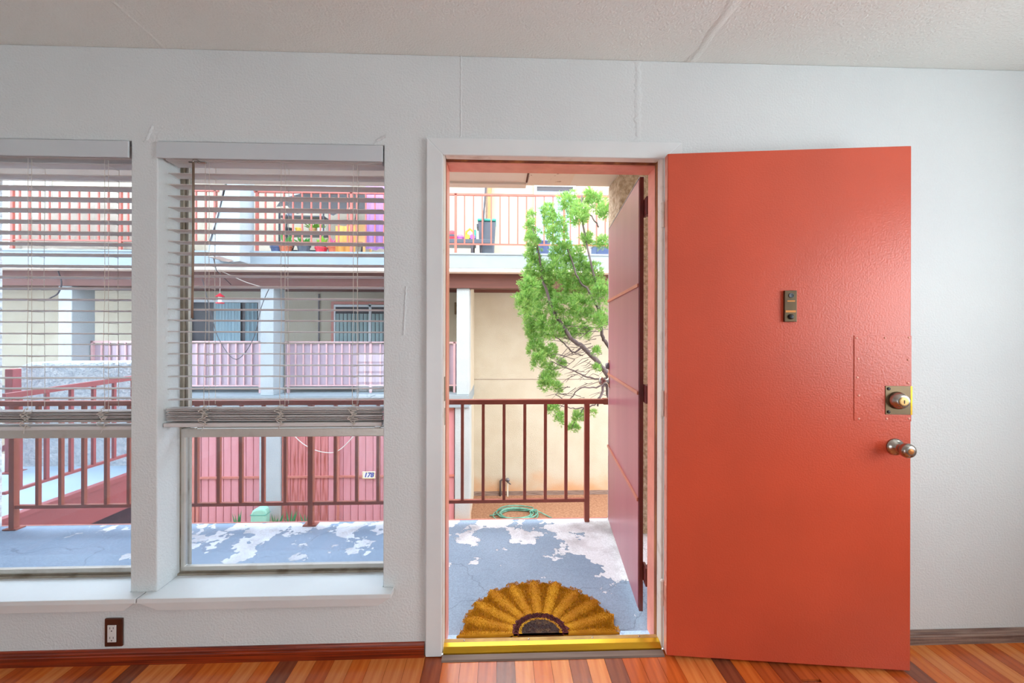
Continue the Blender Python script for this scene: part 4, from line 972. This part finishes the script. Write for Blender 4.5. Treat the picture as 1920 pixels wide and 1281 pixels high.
part('wheel', MB().lathe([(.05, -.02), (.055, 0), (.05, .02)], (-.60, YF+.48, 3.17), (0, 1, 0), 14), 'toy_yellow', tt)
part('wheel', MB().lathe([(.05, -.02), (.055, 0), (.05, .02)], (-.50, YF+.48, 3.17), (0, 1, 0), 14), 'toy_purple', tt)
part('tower', box(-.475, -.44, YF+.55, YF+.62, 3.16, 3.33), 'teal', tt)
bs = tag(part('broom', MB().tube([(-.34, YF+.46, 2.80), (-.30, YF+.475, 3.4), (-.235, YF+.50, 4.4)], .018, 8), 'dark_interior'), 'dark broom handle leaning before the rubbish bin', 'broom')
bk = thing('blue_bucket', 'blue bucket on the upper balcony behind the juniper', 'bucket', (.85, YF+.5, UZ))
part('body', MB().lathe([(.11, 0), (.14, .30), (.15, .30), (.15, .33), (.13, .33), (.12, .1)], (.85, YF+.5, UZ), (0, 0, 1), 18), 'navy', bk)
part('handle', MB().tube([(.71, YF+.5, UZ+.31), (.75, YF+.5, UZ+.42), (.85, YF+.5, UZ+.46), (.95, YF+.5, UZ+.42), (.99, YF+.5, UZ+.31)], .008, 6), 'metal', bk)
cs = thing('storage_crate', 'navy storage crate at the right end of the upper railing', 'crate', (2.1, YF+.5, UZ))
part('body', box(1.85, 2.6, YF+.3, YF+.75, UZ, UZ+.26), 'navy', cs, bevel=.02)
part('lid', box(1.83, 2.62, YF+.28, YF+.77, UZ+.26, UZ+.31), 'cloth_grey', cs, bevel=.01)

# middle level: hanging feeder, loose cables
hf = thing('bird_feeder', 'red and white hanging bird feeder under the brown beam', 'bird feeder', (-5.05, YC_-.02, 2.0))
part('cord', MB().tube([(-5.05, YC_-.1, 2.43), (-5.05, YC_-.1, 2.02)], .004, 5), 'cord_white', hf)
part('roof', MB().lathe([(.006, .06), (.03, .036), (.075, .0), (.072, -.006)], (-5.05, YC_-.1, 1.98), (0, 0, 1), 16), 'toy_red', hf)
part('tube', MB().lathe([(.03, 0), (.03, -.10)], (-5.05, YC_-.1, 1.972), (0, 0, 1), 12), 'tile_white', hf)
part('tray', MB().lathe([(.065, -.12), (.07, -.10), (.03, -.10)], (-5.05, YC_-.1, 1.972), (0, 0, 1), 16), 'toy_red', hf)
wc = thing('wind_chime', 'small wind chime of pale tubes hanging under the far beam', 'wind chime', (-7.02, 7.2, 2.25))
part('disc', MB().lathe([(.05, 0), (.05, .012)], (-7.02, 7.2, 2.16), (0, 0, 1), 12), 'bronze', wc)
part('cord', MB().tube([(-7.02, 7.2, 2.17), (-7.02, 7.2, 2.25)], .004, 4), 'cord_white', wc)
for k in range(4): part('chime_tube', MB().tube([(-7.02+.035*math.cos(k*1.57), 7.2+.035*math.sin(k*1.57), 2.15), (-7.02+.035*math.cos(k*1.57), 7.2+.035*math.sin(k*1.57), 1.90-.04*k)], .007, 6), 'frame_white', wc)
wo = thing('wall_ornament', 'little blue and brown ornament fixed to the wall below the wind chime', 'ornament', (-7.05, YB_, 1.72))
part('body', MB().lathe([(.01, -.02), (.05, 0), (.055, .02), (.02, .04)], (-7.05, YB_-.03, 1.70), (0, -1, 0), 12), 'navy', wo)
part('wing', MB().prism([(-7.10, 1.68), (-6.88, 1.66), (-6.94, 1.78), (-6.99, 1.86), (-7.02, 1.76)], 'y', YB_-.03, YB_-.002), 'bronze', wo)
def cable(label, pts, r=.007, m='dark_interior'):
    tag(part('loose_cable', MB().tube(catmull([Vector(p) for p in pts], 6), r, 5), m), label, 'cable')
yc = YC_-.12
cable('dark cable bunch hanging at the top of the column nearest the bridge', [(-7.86, yc, 2.42), (-7.80, yc, 2.2), (-7.86, yc, 2.02), (-7.98, yc, 1.94), (-8.05, yc, 1.90)], .012)
cable('dark cable hanging in a loop beside the white middle column', [(-4.15, yc, 2.16), (-4.30, yc, 1.8), (-4.45, yc, 1.2), (-4.75, yc, .84), (-5.05, yc, 1.2), (-5.2, yc, 1.7), (-5.35, yc, 2.3)])
cable('white cable hanging in a loop in front of the pink fence', [(-3.95, yc, -.28), (-3.55, yc, -.70), (-3.15, yc, -.86), (-2.85, yc, -.78), (-2.45, yc, -.30), (-2.4, yc, -.06)], .009, 'cord_white')
cable('pale cable drooping from the fascia under the buttress', [(-5.2, YF-.02, 2.5), (-4.95, YF+.1, 2.42), (-4.6, YF+.2, 2.25), (-4.35, YC_-.08, 2.17)], .007, 'cord_white')
